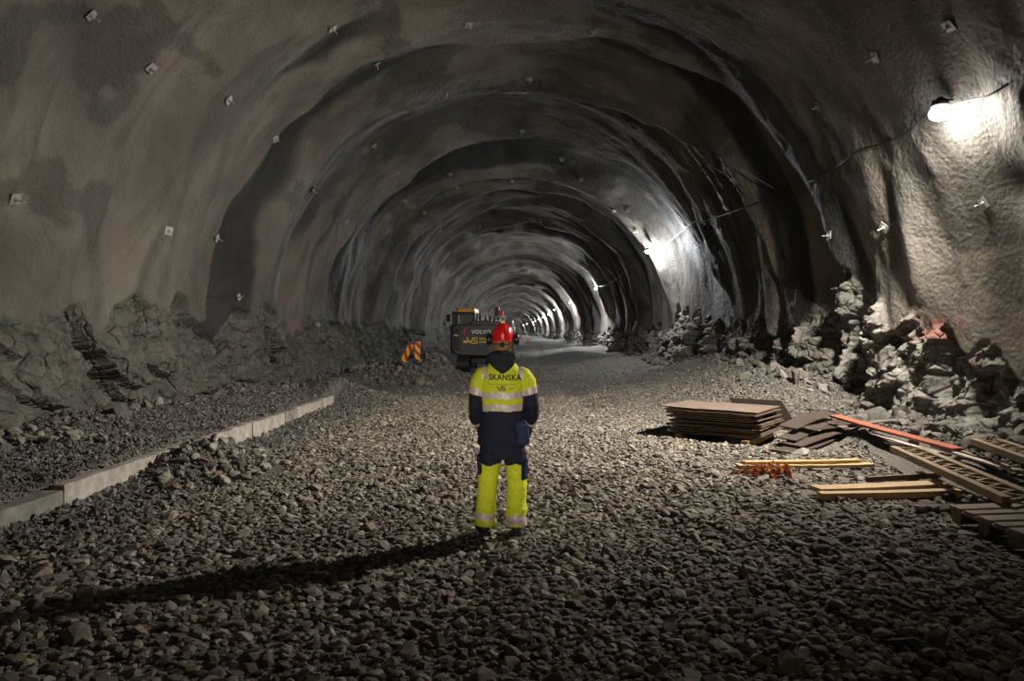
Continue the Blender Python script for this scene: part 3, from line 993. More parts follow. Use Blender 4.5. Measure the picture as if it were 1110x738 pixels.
def rocks(pts, smin, smax, label, group, seed, pale=False):
    r = random.Random(seed)
    src = BME
    if pale:
        src = [m.copy() for m in BME]
        for m in src: m.materials[0] = M['rock_pale']
    for (x, y, dz) in pts:
        if not inside(np.array([x]), np.array([y]), .2)[0]: continue
        o = bpy.data.objects.new('rock', r.choice(src)); COL.objects.link(o)
        s = r.uniform(smin, smax)
        o.scale = (s, s*r.uniform(.7, 1), s*r.uniform(.6, .9))
        o.rotation_euler = (r.uniform(-.5, .5), r.uniform(-.5, .5), r.uniform(0, 6.28))
        z = float(ground_h(np.array([x]), np.array([y]))[0])
        o.location = (x, y, z+s*.30+dz)
        prop(o, label, 'rock', group)


r = random.Random(4)
pts = []
for k in range(84):
    a = r.uniform(0, 6.28); q = r.random()**.6
    x, y = -4.02+.62*q*math.cos(a), 8.95+1.25*q*math.sin(a)
    if x < -4.6: x = -4.6+.1*r.random()
    pts.append((x, y, .05*(1-q)*r.random()))
rocks(pts, .07, .125, 'broken stone in the heap leaning against the concrete kerb', 'stones heaped against the kerb', 5, True)
pts = [(-6.2+r.uniform(-.8, .55), 8.75+r.uniform(-.35, .5), r.uniform(0, .05)) for k in range(24)]
rocks(pts, .07, .13, 'rounded stone in the cluster on the bench by the left rock wall', 'stones on the bench by the left wall', 6, True)
pts = [(r.uniform(3.7, 5.0), 7.05+r.uniform(-.42, .2), 0) for k in range(22)]
rocks(pts, .09, .15, 'broken stone in the row between the square beam and the pallet', 'stones between beam and pallet', 7, True)
pts = [(r.uniform(5.7, 6.6), r.uniform(9.2, 12.5), 0) for k in range(10)]
rocks(pts, .12, .24, 'large broken block at the foot of the bright right wall', 'blocks at the foot of the right wall', 8)

# ------------------------------------------------------------------ striped marker boards
def marker(loc, rot, label):
    e = empty('marker_board', loc, rot); prop(e, label, 'marker board', 'striped marker boards')
    bm = bmesh.new(); W, H = .20, .70
    # diagonal stripes cut into the face
    def clip(poly, f):
        out = []
        for i in range(len(poly)):
            a, b = poly[i], poly[(i+1) % len(poly)]; fa, fb = f(a), f(b)
            if fa >= 0: out.append(a)
            if (fa >= 0) != (fb >= 0): t = fa/(fa-fb); out.append((a[0]+(b[0]-a[0])*t, a[1]+(b[1]-a[1])*t))
        return out
    rect = [(-W/2, 0), (W/2, 0), (W/2, H), (-W/2, H)]
    st = .165
    for side, yy_ in ((-1, -.012), (1, .012)):
        k = -3
        while k*st < H+W:
            lo, hi = k*st, (k+1)*st
            pl = clip(clip(rect, lambda p: p[1]+p[0]*1.1-lo), lambda p: hi-(p[1]+p[0]*1.1))
            if len(pl) > 2:
                f = bm.faces.new([bm.verts.new((p[0], yy_, p[1]+.12)) for p in (pl if side < 0 else pl[::-1])]); f.material_index = k % 2
            k += 1
    for (a, b) in (((-W/2, 0), (W/2, 0)), ((W/2, 0), (W/2, H)), ((W/2, H), (-W/2, H)), ((-W/2, H), (-W/2, 0))):
        f = bm.faces.new([bm.verts.new(q) for q in ((a[0], -.012, a[1]+.12), (a[0], .012, a[1]+.12), (b[0], .012, b[1]+.12), (b[0], -.012, b[1]+.12))]); f.material_index = 1
    bm_obj('striped_panel', bm, [M['sign_yellow'], M['sign_red']], e)
    bm = bmesh.new(); cyl(bm, (0, .0, -.1), (0, 0, .14), .02); bm_obj('post', bm, M['steel_dark'], e)
    bm = bmesh.new(); box(bm, (0, 0, -.02), (.42, .30, .08), bev=.015, taper=(.8, .8)); bm_obj('foot', bm, M['rubber'], e)


p = atd(452.5, 402, 26.0); g = float(ground_h(np.array([p.x]), np.array([p.y]))[0])
marker((p.x, p.y, max(g, .45)+.06), (0, R(1), R(4)), 'upright red and yellow striped marker board on the rubble heap')
p = atd(436.5, 406, 25.0)
marker((p.x-.05, p.y, max(float(ground_h(np.array([p.x]), np.array([p.y]))[0]), .12)+.12), (R(-8), R(26), R(-12)), 'red and yellow striped marker board tilted over in the rubble')


# ------------------------------------------------------------------ the worker
PX_, PY_ = -0.205, 6.06
pg = float(ground_h(np.array([PX_]), np.array([PY_]))[0])+.055
W_ = empty('person', (PX_, PY_, pg))
prop(W_, 'person in yellow and navy work clothes and red helmet, standing with back turned', 'person')


def bodybm():
    bm = bmesh.new()
    # head: skull, jaw, nose, ears
    ball(bm, (0, .015, 1.715), .095, (.82, 1.0, 1.12), 24)
    ball(bm, (0, .05, 1.655), .07, (.80, .92, 1.0), 20)
    ball(bm, (0, .085, 1.612), .034, (1, .8, .7), 14)
    tube(bm, [(0, .098, 1.715), (0, .122, 1.68), (0, .118, 1.668)], [.010, .016, .012], 10)
    ball(bm, (0, .107, 1.637), .020, (1.3, .5, .5), 12)
    for s in (-1, 1):
        ball(bm, (s*.080, .01, 1.69), .030, (.35, .7, 1.05), 12, Euler((0, 0, -s*.3)))
        ball(bm, (s*.032, .088, 1.71), .014, (1, .6, .8), 10)
    tube(bm, [(0, 0, 1.48), (0, .0, 1.56), (0, .01, 1.66)], [.068, .058, .058], 18)
    loft(bm, [ering(z, a, b, y) for z, a, b, y in ((.80, .15, .10, 0), (.92, .165, .115, 0), (1.05, .145, .10, 0), (1.2, .155, .105, 0), (1.35, .175, .11, 0), (1.44, .17, .095, 0), (1.50, .09, .07, 0))])
    for s, sh, el, wr in ((-1, (-.175, 0, 1.42), (-.245, -.02, 1.14), (-.232, .13, .93)), (1, (.18, 0, 1.42), (.262, -.02, 1.14), (.25, .14, .93))):
        tube(bm, [sh, ((sh[0]+el[0])/2, -.01, 1.29), el, ((el[0]+wr[0])/2, (el[1]+wr[1])/2+.01, 1.035), wr], [.052, .047, .038, .036, .026], 14)
        w = Vector(wr); dirv = (Vector(wr)-Vector(el)).normalized(); side = Vector((-s, .0, 0))
        sidev = (side - dirv*side.dot(dirv)).normalized(); pn = dirv.cross(sidev).normalized()
        if pn.y < 0: pn = -pn
        # palm: thumb side forward, fingers hanging and curling inwards
        fwd = pn; inn = sidev
        pc = w+dirv*.055
        tube(bm, [w, w+dirv*.03, w+dirv*.065, w+dirv*.095], [(.020, .026), (.019, .038), (.016, .042), (.013, .040)], 14)
        for q, (o_, L) in enumerate(((.030, .066), (.010, .075), (-.011, .070), (-.030, .054))):
            a0 = w+dirv*.088+fwd*o_
            a1 = a0+dirv*L*.42+inn*.006; a2 = a1+(dirv*.75+inn*.65).normalized()*L*.33; a3 = a2+(dirv*.35+inn*.94).normalized()*L*.25
            tube(bm, [a0-dirv*.02, a0, a1, a2, a3], [.0095, .0098, .0092, .0086, .007], 10)
        b0 = w+dirv*.028+fwd*.026
        b1 = b0+(fwd*.75+dirv*.6+inn*.2).normalized()*.032; b2 = b1+(dirv*.85+fwd*.25+inn*.35).normalized()*.03; b3 = b2+(dirv*.8+inn*.5).normalized()*.022
        tube(bm, [w+dirv*.015+fwd*.01, b0, b1, b2, b3], [.013, .0135, .0115, .0105, .0085], 10)
    for hip, kn, an, ft in (((-.095, 0, .86), (-.125, .02, .49), (-.155, -.01, .09), (-.20, .15, .04)), ((.095, 0, .86), (.122, .02, .49), (.122, -.01, .09), (.145, .16, .04))):
        tube(bm, [hip, ((hip[0]+kn[0])/2, .01, .68), kn, ((kn[0]+an[0])/2, -.01, .32), an, (an[0], an[1]+.01, .05)], [.088, .075, .055, .052, .036, .038], 16)
        tube(bm, [(an[0], an[1]-.03, .04), ((an[0]+ft[0])/2, .08, .04), ft], [.032, .036, .026], 12)
    return bm


body = remeshed('body', bodybm(), [M['skin'], M['glove']], .0055, W_, 3, None,
                lambda c: ((np.abs(c[:, 0]) > .17) & (c[:, 2] < .95) & (c[:, 2] > .7)).astype(int))


def wrinkle(amp, sc=1.0):
    def f(co, no):
        x, y, z = co.T
        a = fbm(x*14*sc, y*14*sc, z*9*sc, 500, 3)
        b = vnoise(x*9*sc+z*14*sc, y*12*sc, z*22*sc, 510)
        return amp*(a*.6+b*.7)
    return f


# jacket: torso and both sleeves in one surface
bm = bmesh.new()
loft(bm, [ering(z, a, b, y, x) for z, a, b, y, x in (
    (.775, .222, .150, 0, 0), (.83, .226, .155, 0, 0), (.92, .212, .150, 0, 0), (1.0, .200, .140, 0, 0), (1.06, .192, .134, 0, 0), (1.10, .196, .136, 0, 0), (1.2, .200, .138, 0, .0), (1.3, .208, .138, 0, 0),
    (1.38, .200, .130, 0, 0), (1.43, .175, .112, .0, 0), (1.475, .135, .095, .0, 0), (1.52, .10, .085, .0, 0), (1.545, .075, .078, .0, 0))])
for s in (-1, 1):
    x = 1.0 if s < 0 else 1.04
    tube(bm, [(s*.13, 0, 1.405), (s*.176, -.003, 1.385), (s*.212*x, -.01, 1.33), (s*.232*x, -.018, 1.23), (s*.245*x, -.02, 1.13), (s*.252*x, .03, 1.04), (s*.243*x, .085, .975), (s*.238*x, .11, .945)],
         [.075, .082, .079, .074, .068, .062, .052, .047], 18)


def jmat(c):
    x, y, z = c.T
    ax = np.abs(x)
    m = np.zeros(len(c), int)                                    # 0 yellow 1 navy 2 reflective
    z_ = z + .004*np.sin(x*30)
    m[z_ < 1.082] = 1
    m[(z_ > 1.083) & (z_ < 1.142)] = 2
    m[(z_ > 1.190) & (z_ < 1.250)] = 2
    # sleeves, in height along the arm
    arm = (ax > .185+.02*(z > 1.3)) & (z < 1.42)
    armc = np.hypot(ax-.245, y+.015) < .088
    arm = (ax > .172) & armc & (z < 1.36)
    zz_ = z - (ax-.24)*.25
    m[arm & (zz_ >= 1.285)] = 0
    m[arm & (zz_ < 1.285) & (zz_ >= 1.222)] = 2
    m[arm & (zz_ < 1.222)] = 1
    cuff = (ax > .185) & (z < .985+.35*(y-.05)*0) & (y > .045)
    m[cuff & (z > .92)] = 2
    # straps over the shoulders
    st_ = (ax > .135) & (ax < .180) & (z > 1.36)
    m[st_] = 2
    m[(arm) & (x < 0) & (zz_ < 1.222) & (zz_ > 1.02) & (ax > .298)] = 0
    return m


jacket = remeshed('jacket', bm, [M['hivis'], M['navy'], M['reflex']], .006, W_, 5, wrinkle(.0045), jmat)
# lower hem flare of the jacket, hip pocket with flap
bm = bmesh.new()
for q in range(1):
    tube(bm, [(.155, -.115, .995), (.175, -.135, .93), (.180, -.140, .86), (.175, -.132, .80)], [(.050, .018), (.058, .036), (.062, .042), (.058, .030)], 16)
pock = remeshed('holster_pocket', bm, [M['blue']], .006, W_, 3, wrinkle(.003)); pock['label'] = 'blue hanging pocket on the right hip'
bm = bmesh.new(); box(bm, (.170, -.165, .945), (.115, .02, .05), Euler((.12, 0, .35)), bev=.006)
bm_obj('pocket_flap', bm, M['blue'], pock, True)

# trousers
bm = bmesh.new()
loft(bm, [ering(z, a, b, 0) for z, a, b in ((.66, .165, .115), (.72, .185, .128), (.80, .195, .132), (.88, .185, .125), (.98, .17, .115))])
for pts, rad in (([(-.092, 0, .78), (-.108, .005, .66), (-.124, .008, .55), (-.134, .0, .42), (-.146, -.01, .28), (-.158, -.015, .15), (-.162, -.012, .062)], [.110, .106, .097, .092, .090, .092, .096]),
                 ([(.092, 0, .78), (.108, .005, .66), (.122, .008, .55), (.124, .0, .42), (.122, -.01, .28), (.122, -.015, .15), (.124, -.012, .062)], [.110, .106, .097, .092, .090, .090, .092])):
    tube(bm, pts, rad, 20)


def tmat(c):
    x, y, z = c.T
    m = np.ones(len(c), int)
    zc = z + .01*np.sin(x*40)
    m[zc < .605] = 0
    m[(zc > .118) & (zc < .178) & (x < 0)] = 2
    m[(zc > .075) & (zc < .165) & (x > 0)] = 2
    m[(x > .165) & (z > .47) & (z < .61)] = 1
    m[(x < -.182) & (z > .53) & (z < .61)] = 1
    return m


def twr(co, no):
    x, y, z = co.T
    w = wrinkle(.006)(co, no)
    return w + .006*np.sin(z*46+x*22)*(z < .22) + .004*vnoise(x*8, y*8, z*20, 77)


tr = remeshed('trousers', bm, [M['hivis'], M['navy'], M['reflex']], .006, W_, 4, twr, tmat)
for s, z in ((1, .57), (-1, .60)):
    bm = bmesh.new(); box(bm, (s*.208, -.01, z), (.030, .13, .17), Euler((0, s*.06, 0)), bev=.010)
    o = bm_obj('thigh_pocket', bm, M['blue' if s > 0 else 'navy'], tr, True)

# boots
for s, (ax_, ay, tx_, ty_) in ((-1, (-.162, -.025, -.215, .165)), (1, (.124, -.025, .150, .175))):
    bm = bmesh.new()
    d = Vector((tx_-ax_, ty_-ay, 0)).normalized(); sd = Vector((d.y, -d.x, 0))
    def ring(t, hw, z0, z1, n=16):
        c = Vector((ax_, ay, 0))+d*t
        return [c+sd*hw*math.cos(2*PI*k/n)+Vector((0, 0, (z0+z1)/2+(z1-z0)/2*math.sin(2*PI*k/n))) for k in range(n)]
    loft(bm, [ring(-.068, .020, .015, .08), ring(-.055, .042, .006, .12), ring(-.02, .048, .006, .145), ring(.05, .046, .006, .13), ring(.11, .050, .006, .095), ring(.17, .050, .006, .080), ring(.205, .038, .008, .068), ring(.22, .015, .02, .05)])
    o = bm_obj('boot', bm, M['boot'], W_, True)
    bm = bmesh.new()
    pr = []
    for t, hw in ((-.075, .018), (-.06, .045), (.0, .050), (.06, .044), (.12, .052), (.18, .050), (.215, .030)):
        pr.append((t, hw))
    lo = [Vector((ax_, ay, 0))+d*t+sd*h for t, h in pr]+[Vector((ax_, ay, 0))+d*t-sd*h for t, h in reversed(pr)]
    a = [bm.verts.new(p+Vector((0, 0, -.018))) for p in lo]; b = [bm.verts.new(p+Vector((0, 0, .012))) for p in lo]
    bm.faces.new(a[::-1]); bm.faces.new(b)
    for k in range(len(a)): bm.faces.new((a[k], a[(k+1) % len(a)], b[(k+1) % len(a)], b[k]))
    bmesh.ops.recalc_face_normals(bm, faces=bm.faces)
    bm_obj('sole', bm, M['rubber'], o)

# hood hanging on the back, pointed at the bottom
bm = bmesh.new()
tube(bm, [(-.088, .05, 1.52), (-.112, -.01, 1.545), (-.085, -.075, 1.55), (0, -.10, 1.548), (.085, -.075, 1.55), (.112, -.01, 1.545), (.088, .05, 1.52)], [.035, .046, .050, .052, .050, .046, .035], 16)
loft(bm, [ering(z, a, b, y, 0, 24, 2.0) for z, a, b, y in ((1.412, .018, .016, -.135), (1.435, .046, .028, -.132), (1.47, .090, .040, -.120), (1.51, .120, .052, -.10), (1.55, .122, .062, -.075), (1.59, .095, .058, -.06), (1.615, .06, .04, -.05))])
loft(bm, [ering(z, a, b, y) for z, a, b, y in ((1.46, .12, .09, -.01), (1.52, .105, .09, 0), (1.585, .078, .082, .005), (1.615, .070, .076, .01))])
remeshed('hood', bm, [M['hood']], .006, W_, 5, wrinkle(.006, 1.0))

# hair at the nape
bm = bmesh.new()
loft(bm, [ering(z, a, b, y, 0, 24, 2.0) for z, a, b, y in ((1.60, .050, .045, -.025), (1.63, .072, .060, -.02), (1.67, .083, .075, -.012), (1.72, .088, .085, -.0), (1.77, .080, .08, .0))])
for k in range(26):
    a = PI+PI*(k+.5)/26
    x, y = .078*math.cos(a), -.012+.072*math.sin(a)
    tube(bm, [(x*1.05, y*1.05, 1.70), (x*1.06, y*1.1, 1.64), (x*.85, y*.95, 1.595)], [.010, .010, .006], 6)
remeshed('hair', bm, [M['hair']], .005, W_, 2)

# helmet
he = bmesh.new()
N_ = 36
rings = []
for i in range(13):
    t = i/12*PI/2
    z = 1.700+.150*math.sin(t)**.95; rr2 = math.cos(t)**.72
    rings.append([(.100*rr2*math.cos(2*PI*k/N_), .005+.132*rr2*math.sin(2*PI*k/N_), z+.004*math.cos(4*PI*k/N_)*(1-i/12)) for k in range(N_)])
rings[-1] = [(p[0]*.02, .005+(p[1]-.005)*.02, 1.851) for p in rings[-2]]
rim = [[(p[0]*1.06, .005+(p[1]-.005)*1.05+(.055 if p[1] > .06 else 0)*max(0, (p[1]-.005)/.132)**2, 1.692) for p in rings[0]]]
inner = [[(p[0]*.97, .005+(p[1]-.005)*.97, 1.694) for p in rings[0]]]
loft(he, inner+rim+rings, cap=True)
for v in he.verts:
    # raised centre ridge and two side grooves
    t = abs(v.co.x)
    if v.co.z > 1.74 and t < .028: v.co.z += .008; v.co.y += -.004 if v.co.y < 0 else 0
hl = bm_obj('helmet', he, M['helmet'], W_, True)
ss = hl.modifiers.new('s', 'SUBSURF'); ss.levels = 1; ss.render_levels = 1
bm = bmesh.new(); tube(bm, [(-.09, -.045, 1.672), (-.06, -.095, 1.668), (0, -.118, 1.664), (.06, -.095, 1.668), (.09, -.045, 1.672)], [(.004, .012)]*5, 10)
cyl(bm, (0, -.112, 1.664), (0, -.138, 1.664), .022, n=20)
for k in range(12):
    a = 2*PI*k/12; box(bm, (.022*math.cos(a), -.127, 1.664+.022*math.sin(a)), (.005, .02, .005))
bm_obj('ratchet_strap', bm, M['black_plastic'], hl, True)
bm = bmesh.new(); box(bm, (0.0, -.020, 1.862), (.034, .05, .020), bev=.006); bm_obj('badge', bm, M['badge'], hl)
# ear muffs on arms
for s in (-1, 1):
    em = bmesh.new()
    ball(em, (s*.126, -.005, 1.708), .046, (.55, .88, 1.18), 22)
    cyl(em, (s*.098, -.005, 1.708), (s*.118, -.005, 1.708), .042, .046, 20)
    eo = bm_obj('ear_muff', em, M['black_plastic'], W_, True)
    em = bmesh.new(); cyl(em, (s*.148, -.012, 1.705), (s*.155, -.013, 1.705), .012, n=14); o = bm_obj('boss', em, M['metal'], eo)
    em = bmesh.new(); tube(em, [(s*.150, 0, 1.70), (s*.152, 0, 1.745), (s*.128, .0, 1.768), (s*.105, 0, 1.752)], [.006, .006, .007, .008], 10); bm_obj('arm', em, M['steel_dark'], eo, True)


# lettering wrapped on the back of the jacket
def project_y(me_verts, tgt, oy=-.6, lift=.0015):
    out = []
    for (x, z) in me_verts:
        ok, loc, nrm, _ = tgt.ray_cast(Vector((x, oy, z)), Vector((0, 1, 0)))
        out.append((x, (loc.y if ok else -.135)-lift, z))
    return out


def text_mesh(s, size, ext=0.0, offset=0.0, spacing=1.0):
    cu = bpy.data.curves.new('t', 'FONT'); cu.body = s; cu.size = size; cu.offset = offset; cu.align_x = 'CENTER'; cu.space_character = spacing
    cu.resolution_u = 3; cu.extrude = ext
    o = bpy.data.objects.new('t', cu); COL.objects.link(o)
    dg = bpy.context.evaluated_depsgraph_get(); dg.update()
    me = bpy.data.meshes.new_from_object(o.evaluated_get(dg)); bpy.data.objects.remove(o)
    return me


bpy.context.view_layer.update()


def print_on_back(name, me, cx, cz, wid, tilt=0.0, hs=1.0):
    vs = np.array([v.co[:2] for v in me.vertices]); x0, x1 = vs[:, 0].min(), vs[:, 0].max(); y0 = vs[:, 1].min()
    k = wid/(x1-x0)
    vs = (vs-[(x0+x1)/2, y0])*k; vs[:, 1] *= hs
    bm = bmesh.new(); bm.from_mesh(me); bm.verts.ensure_lookup_table()
    for v, q in zip(bm.verts, vs): v.co = (cx+q[0], 0, cz+q[1]+q[0]*tilt)
    bmesh.ops.remove_doubles(bm, verts=bm.verts, dist=1e-5)
    bmesh.ops.triangulate(bm, faces=bm.faces)
    for _ in range(2):
        long = [e for e in bm.edges if e.calc_length() > .012]
        if long: bmesh.ops.subdivide_edges(bm, edges=long, cuts=1); bmesh.ops.triangulate(bm, faces=bm.faces)
    pr = project_y([(v.co.x, v.co.z) for v in bm.verts], jacket)
    for v, q in zip(bm.verts, pr): v.co = q
    return bm_obj(name, bm, M['ink'], jacket)


print_on_back('lettering', text_mesh('SKANSKA', .06, 0, .0016, 1.04), .025, 1.352, .285, -.03, 1.12)


def strokes(name, segs, cx, cz, sc, w, parent=None, mat=None, proj=True):
    bm = bmesh.new()
    for pl in segs:
        for a, b in zip(pl, pl[1:]):
            a = Vector((a[0]*sc+cx, 0, a[1]*sc+cz)); b = Vector((b[0]*sc+cx, 0, b[1]*sc+cz)); d = (b-a)
            n = Vector((-d.z, 0, d.x)).normalized()*w/2; e = d.normalized()*w*.3
            m = max(1, int(d.length/.02)) if proj else 1
            for i in range(m):
                p, q = a+d*i/m, a+d*(i+1)/m
                if i == 0: p = p-e
                if i == m-1: q = q+e
                bm.faces.new([bm.verts.new(t) for t in (p-n, q-n, q+n, p+n)])
    if proj:
        pr = project_y([(v.co.x, v.co.z) for v in bm.verts], jacket, lift=.002)
        for v, q in zip(bm.verts, pr): v.co = q
        return bm_obj(name, bm, M['ink'], jacket)
    return bm


VSL = [[(-1.0, .55), (-.35, -.45), (.0, .2), (.15, .5), (.95, .5)], [(.95, .02), (.25, .02), (.12, .25)], [(.95, .02), (.95, -.45), (.05, -.45)]]
strokes('logo', VSL, -.01, 1.282, .036, .008)
strokes('small_print', [[(-.5, .3), (1.0, .3)], [(-.5, -.1), (.8, -.1)]], .075, 1.278, .028, .0035)
strokes('yoke_seam', [[(-.125, 1.322), (-.05, 1.318), (.05, 1.316), (.14, 1.322)]], 0, 0, 1, .0025)

# ------------------------------------------------------------------ excavator
EX, EY = -1.93, 30.6
EG = float(ground_h(np.array([EX]), np.array([EY]))[0])
E = empty('excavator', (EX, EY, .0), (0, 0, R(-2)))
prop(E, 'dark grey excavator seen from behind, yellow roofed cab on its left', 'excavator')
PM = 740/30.6


def ex(px): return (px-570)/PM - EX
def ez(py): return CAMZ-(py-360)/PM


# counterweight, rounded below
bm = bmesh.new()
rings = []
for y, k in ((-.02, .93), (.10, 1.0), (1.1, 1.0)):
    x0, x1 = ex(487.5), ex(557.5); zt, zb = ez(351.5), ez(386)
    cx, cz = (x0+x1)/2, (zt+zb)/2; hx, hz = (x1-x0)/2, (zt-zb)/2
    out = []
    for q in range(40):
        a = 2*PI*q/40; c, s = math.cos(a), math.sin(a)
        e = .22 if s > 0 else .38
        out.append((cx+hx*k*math.copysign(abs(c)**e, c), y, cz+hz*(k if s < 0 else k)*math.copysign(abs(s)**e, s)))
    rings.append(out)
loft(bm, rings); bmesh.ops.recalc_face_normals(bm, faces=bm.faces)
cw = bm_obj('counterweight', bm, M['exc_grey'], E)
for p_ in cw.data.polygons: p_.use_smooth = False
bm = bmesh.new(); box(bm, (ex(494), -.015, ez(368)), (.42, .10, 1.0), bev=.03); bm_obj('side_panel', bm, M['exc_black'], E)
bm = bmesh.new(); box(bm, (ex(522), 1.9, ez(374)), (2.75, 2.4, .7), bev=.05); bm_obj('upper_frame', bm, M['exc_black'], E)
bm = bmesh.new(); box(bm, (ex(532), 1.2, ez(350.5)), (1.9, 1.6, .28), bev=.06); bm_obj('engine_hood', bm, M['exc_grey'], E)
# pipes and covers on the hood
for (a, b, h) in ((513, 516, 344), (516.5, 520, 339), (524, 526, 338), (528, 531, 341), (532, 535, 345)):
    bm = bmesh.new(); z1 = ez(h); box(bm, (ex((a+b)/2), 1.0, (z1+ez(351))/2), ((b-a)/PM, .3, z1-ez(351)), bev=.03, taper=(.6, .8)); bm_obj('hood_cover', bm, M['exc_black'], E)
bm = bmesh.new(); box(bm, (ex(536.5), 1.3, ez(341)), (.20, .3, .75), bev=.04); bm_obj('exhaust_box', bm, M['exc_black'], E)
bm = bmesh.new(); box(bm, (ex(541), 1.3, ez(340)), (.22, .25, .34), bev=.05); bm_obj('red_tank', bm, M['red_paint'], E)
# hand rail
bm = bmesh.new()
for px in (532, 537, 542, 547): tube(bm, [(ex(px), .35, ez(352)), (ex(px), .35, ez(343))], .022, 8)
tube(bm, [(ex(530.5), .35, ez(343)), (ex(548), .35, ez(343))], .024, 8); tube(bm, [(ex(532), .35, ez(347.5)), (ex(547), .35, ez(347.5))], .018, 8)
bm_obj('hand_rail', bm, M['metal'], E)
# cab
cx0, cx1 = ex(488), ex(513)
cab = bmesh.new()
ym0, ym1 = .55, 2.2
for x in (cx0+.04, cx1-.04):
    for y in (ym0+.04, ym1-.04): box(cab, (x, y, (ez(351)+ez(338))/2), (.09, .09, ez(338)-ez(351)), bev=.01)
box(cab, ((cx0+cx1)/2, (ym0+ym1)/2, ez(352.5)), (cx1-cx0, ym1-ym0, .16), bev=.02)
box(cab, ((cx0+cx1)/2, (ym0+ym1)/2, ez(338)), (cx1-cx0, ym1-ym0, .07), bev=.02)
box(cab, (cx0+.17, ym0+.05, ez(345)), (.20, .05, .5), bev=.01)
box(cab, ((cx0+cx1)/2+.1, ym0+.05, ez(339.6)), (cx1-cx0-.2, .05, .10), bev=.01)
co_ = bm_obj('cab', cab, M['exc_black'], E)
bm = bmesh.new(); box(bm, ((cx0+cx1)/2+.12, (ym0+ym1)/2, ez(336.0)), (cx1-cx0-.22, ym1-ym0, .20), bev=.05); bm_obj('cab_roof', bm, M['exc_yellow'], co_)
bm = bmesh.new(); box(bm, ((cx0+cx1)/2+.12, ym0+.05, ez(345.5)), (cx1-cx0-.36, .012, .46)); bm_obj('rear_window', bm, M['glass'], co_)
bm = bmesh.new(); box(bm, (cx0+.03, (ym0+ym1)/2, ez(345.5)), (.012, ym1-ym0-.2, .5)); box(bm, (cx1-.03, (ym0+ym1)/2, ez(345.5)), (.012, ym1-ym0-.2, .5)); bm_obj('side_window', bm, M['glass'], co_)
bm = bmesh.new(); box(bm, ((cx0+cx1)/2+.1, 1.5, ez(349)), (.42, .16, .75), bev=.06); box(bm, ((cx0+cx1)/2+.1, 1.46, ez(342.5)), (.26, .12, .2), bev=.05); bm_obj('operator_seat', bm, M['exc_black'], co_)
bm = bmesh.new(); tube(bm, [(ex(495.5), .8, ez(336)), (ex(495.3), .8, ez(328.5))], [.018, .008], 8); bm_obj('antenna', bm, M['exc_black'], co_)
for px in (511, 494):
    bm = bmesh.new(); box(bm, (ex(px), .62, ez(334.5)), (.14, .12, .12), bev=.03); bm_obj('work_lamp', bm, M['exc_black'], co_)
bm = bmesh.new(); box(bm, (ex(481.5), 1.1, ez(344)), (.17, .06, .34), bev=.03); tube(bm, [(ex(481.5), 1.12, ez(342)), (ex(485), 1.15, ez(339.5)), (ex(489), 1.15, ez(340))], .018, 8); bm_obj('mirror', bm, M['exc_black'], E)
bm = bmesh.new(); box(bm, (ex(488.6), .35, ez(368)), (.08, .5, 1.3), bev=.02); bm_obj('door_post', bm, M['exc_black'], E)
# undercarriage
bm = bmesh.new(); cyl(bm, (ex(522), 1.6, ez(390)), (ex(522), 1.6, ez(383)), .62, n=28); box(bm, (ex(522), 1.6, ez(391)), (1.2, 1.4, .34), bev=.05); bm_obj('turntable', bm, M['exc_black'], E)
for sx in (-1, 1):
    tx = ex(522)+sx*.82
    tk = bmesh.new(); N = 44; prof = []
    L, Rr, zc = 1.45, .36, EG+.38
    path = [(-L+.0+Rr*math.cos(a), zc+Rr*math.sin(a)) for a in np.linspace(PI/2, 3*PI/2, 12)]+[(q, zc-Rr) for q in np.linspace(-L, L, 14)[1:-1]]+[(L+Rr*math.cos(a), zc+Rr*math.sin(a)) for a in np.linspace(-PI/2, PI/2, 12)]+[(q, zc+Rr) for q in np.linspace(L, -L, 14)[1:-1]]
    n = len(path)
    A = [[tk.verts.new((tx+dx, 1.6+y+(0 if k else 0), z)) for (y, z) in path] for k, dx in enumerate((-.27, .27))]
    IN = [[tk.verts.new((tx+dx, 1.6+y*.96, zc+(z-zc)*.86)) for (y, z) in path] for dx in (-.27, .27)]
    for k in range(n):
        k2 = (k+1) % n
        tk.faces.new((A[0][k], A[0][k2], A[1][k2], A[1][k])); tk.faces.new((IN[0][k], IN[1][k], IN[1][k2], IN[0][k2]))
        for q in (0, 1): tk.faces.new((A[q][k], IN[q][k], IN[q][k2], A[q][k2]))
    for k in range(0, n):
        y, z = path[k]; nx = (y-(L if y > L else (-L if y < -L else y)), z-zc); ln = math.hypot(*nx) or 1
        box(tk, (tx, 1.6+y+nx[0]/ln*.02, z+nx[1]/ln*.02), (.56, .03, .06), Euler((math.atan2(nx[1], nx[0]), 0, 0)))
    bmesh.ops.recalc_face_normals(tk, faces=tk.faces)
    to = bm_obj('track', tk, M['exc_black'], E)
    for y in np.linspace(-1.35, 1.35, 6):
        bm = bmesh.new(); rr3 = .27 if abs(y) > 1.3 else .14; cyl(bm, (tx-.2, 1.6+y, zc-(0 if abs(y) > 1.3 else .14)), (tx+.2, 1.6+y, zc-(0 if abs(y) > 1.3 else .14)), rr3, n=20); bm_obj('roller', bm, M['steel_dark'], to)
    bm = bmesh.new(); box(bm, (tx, 1.6, zc), (.28, 2.6, .3), bev=.04); bm_obj('track_frame', bm, M['exc_black'], to)
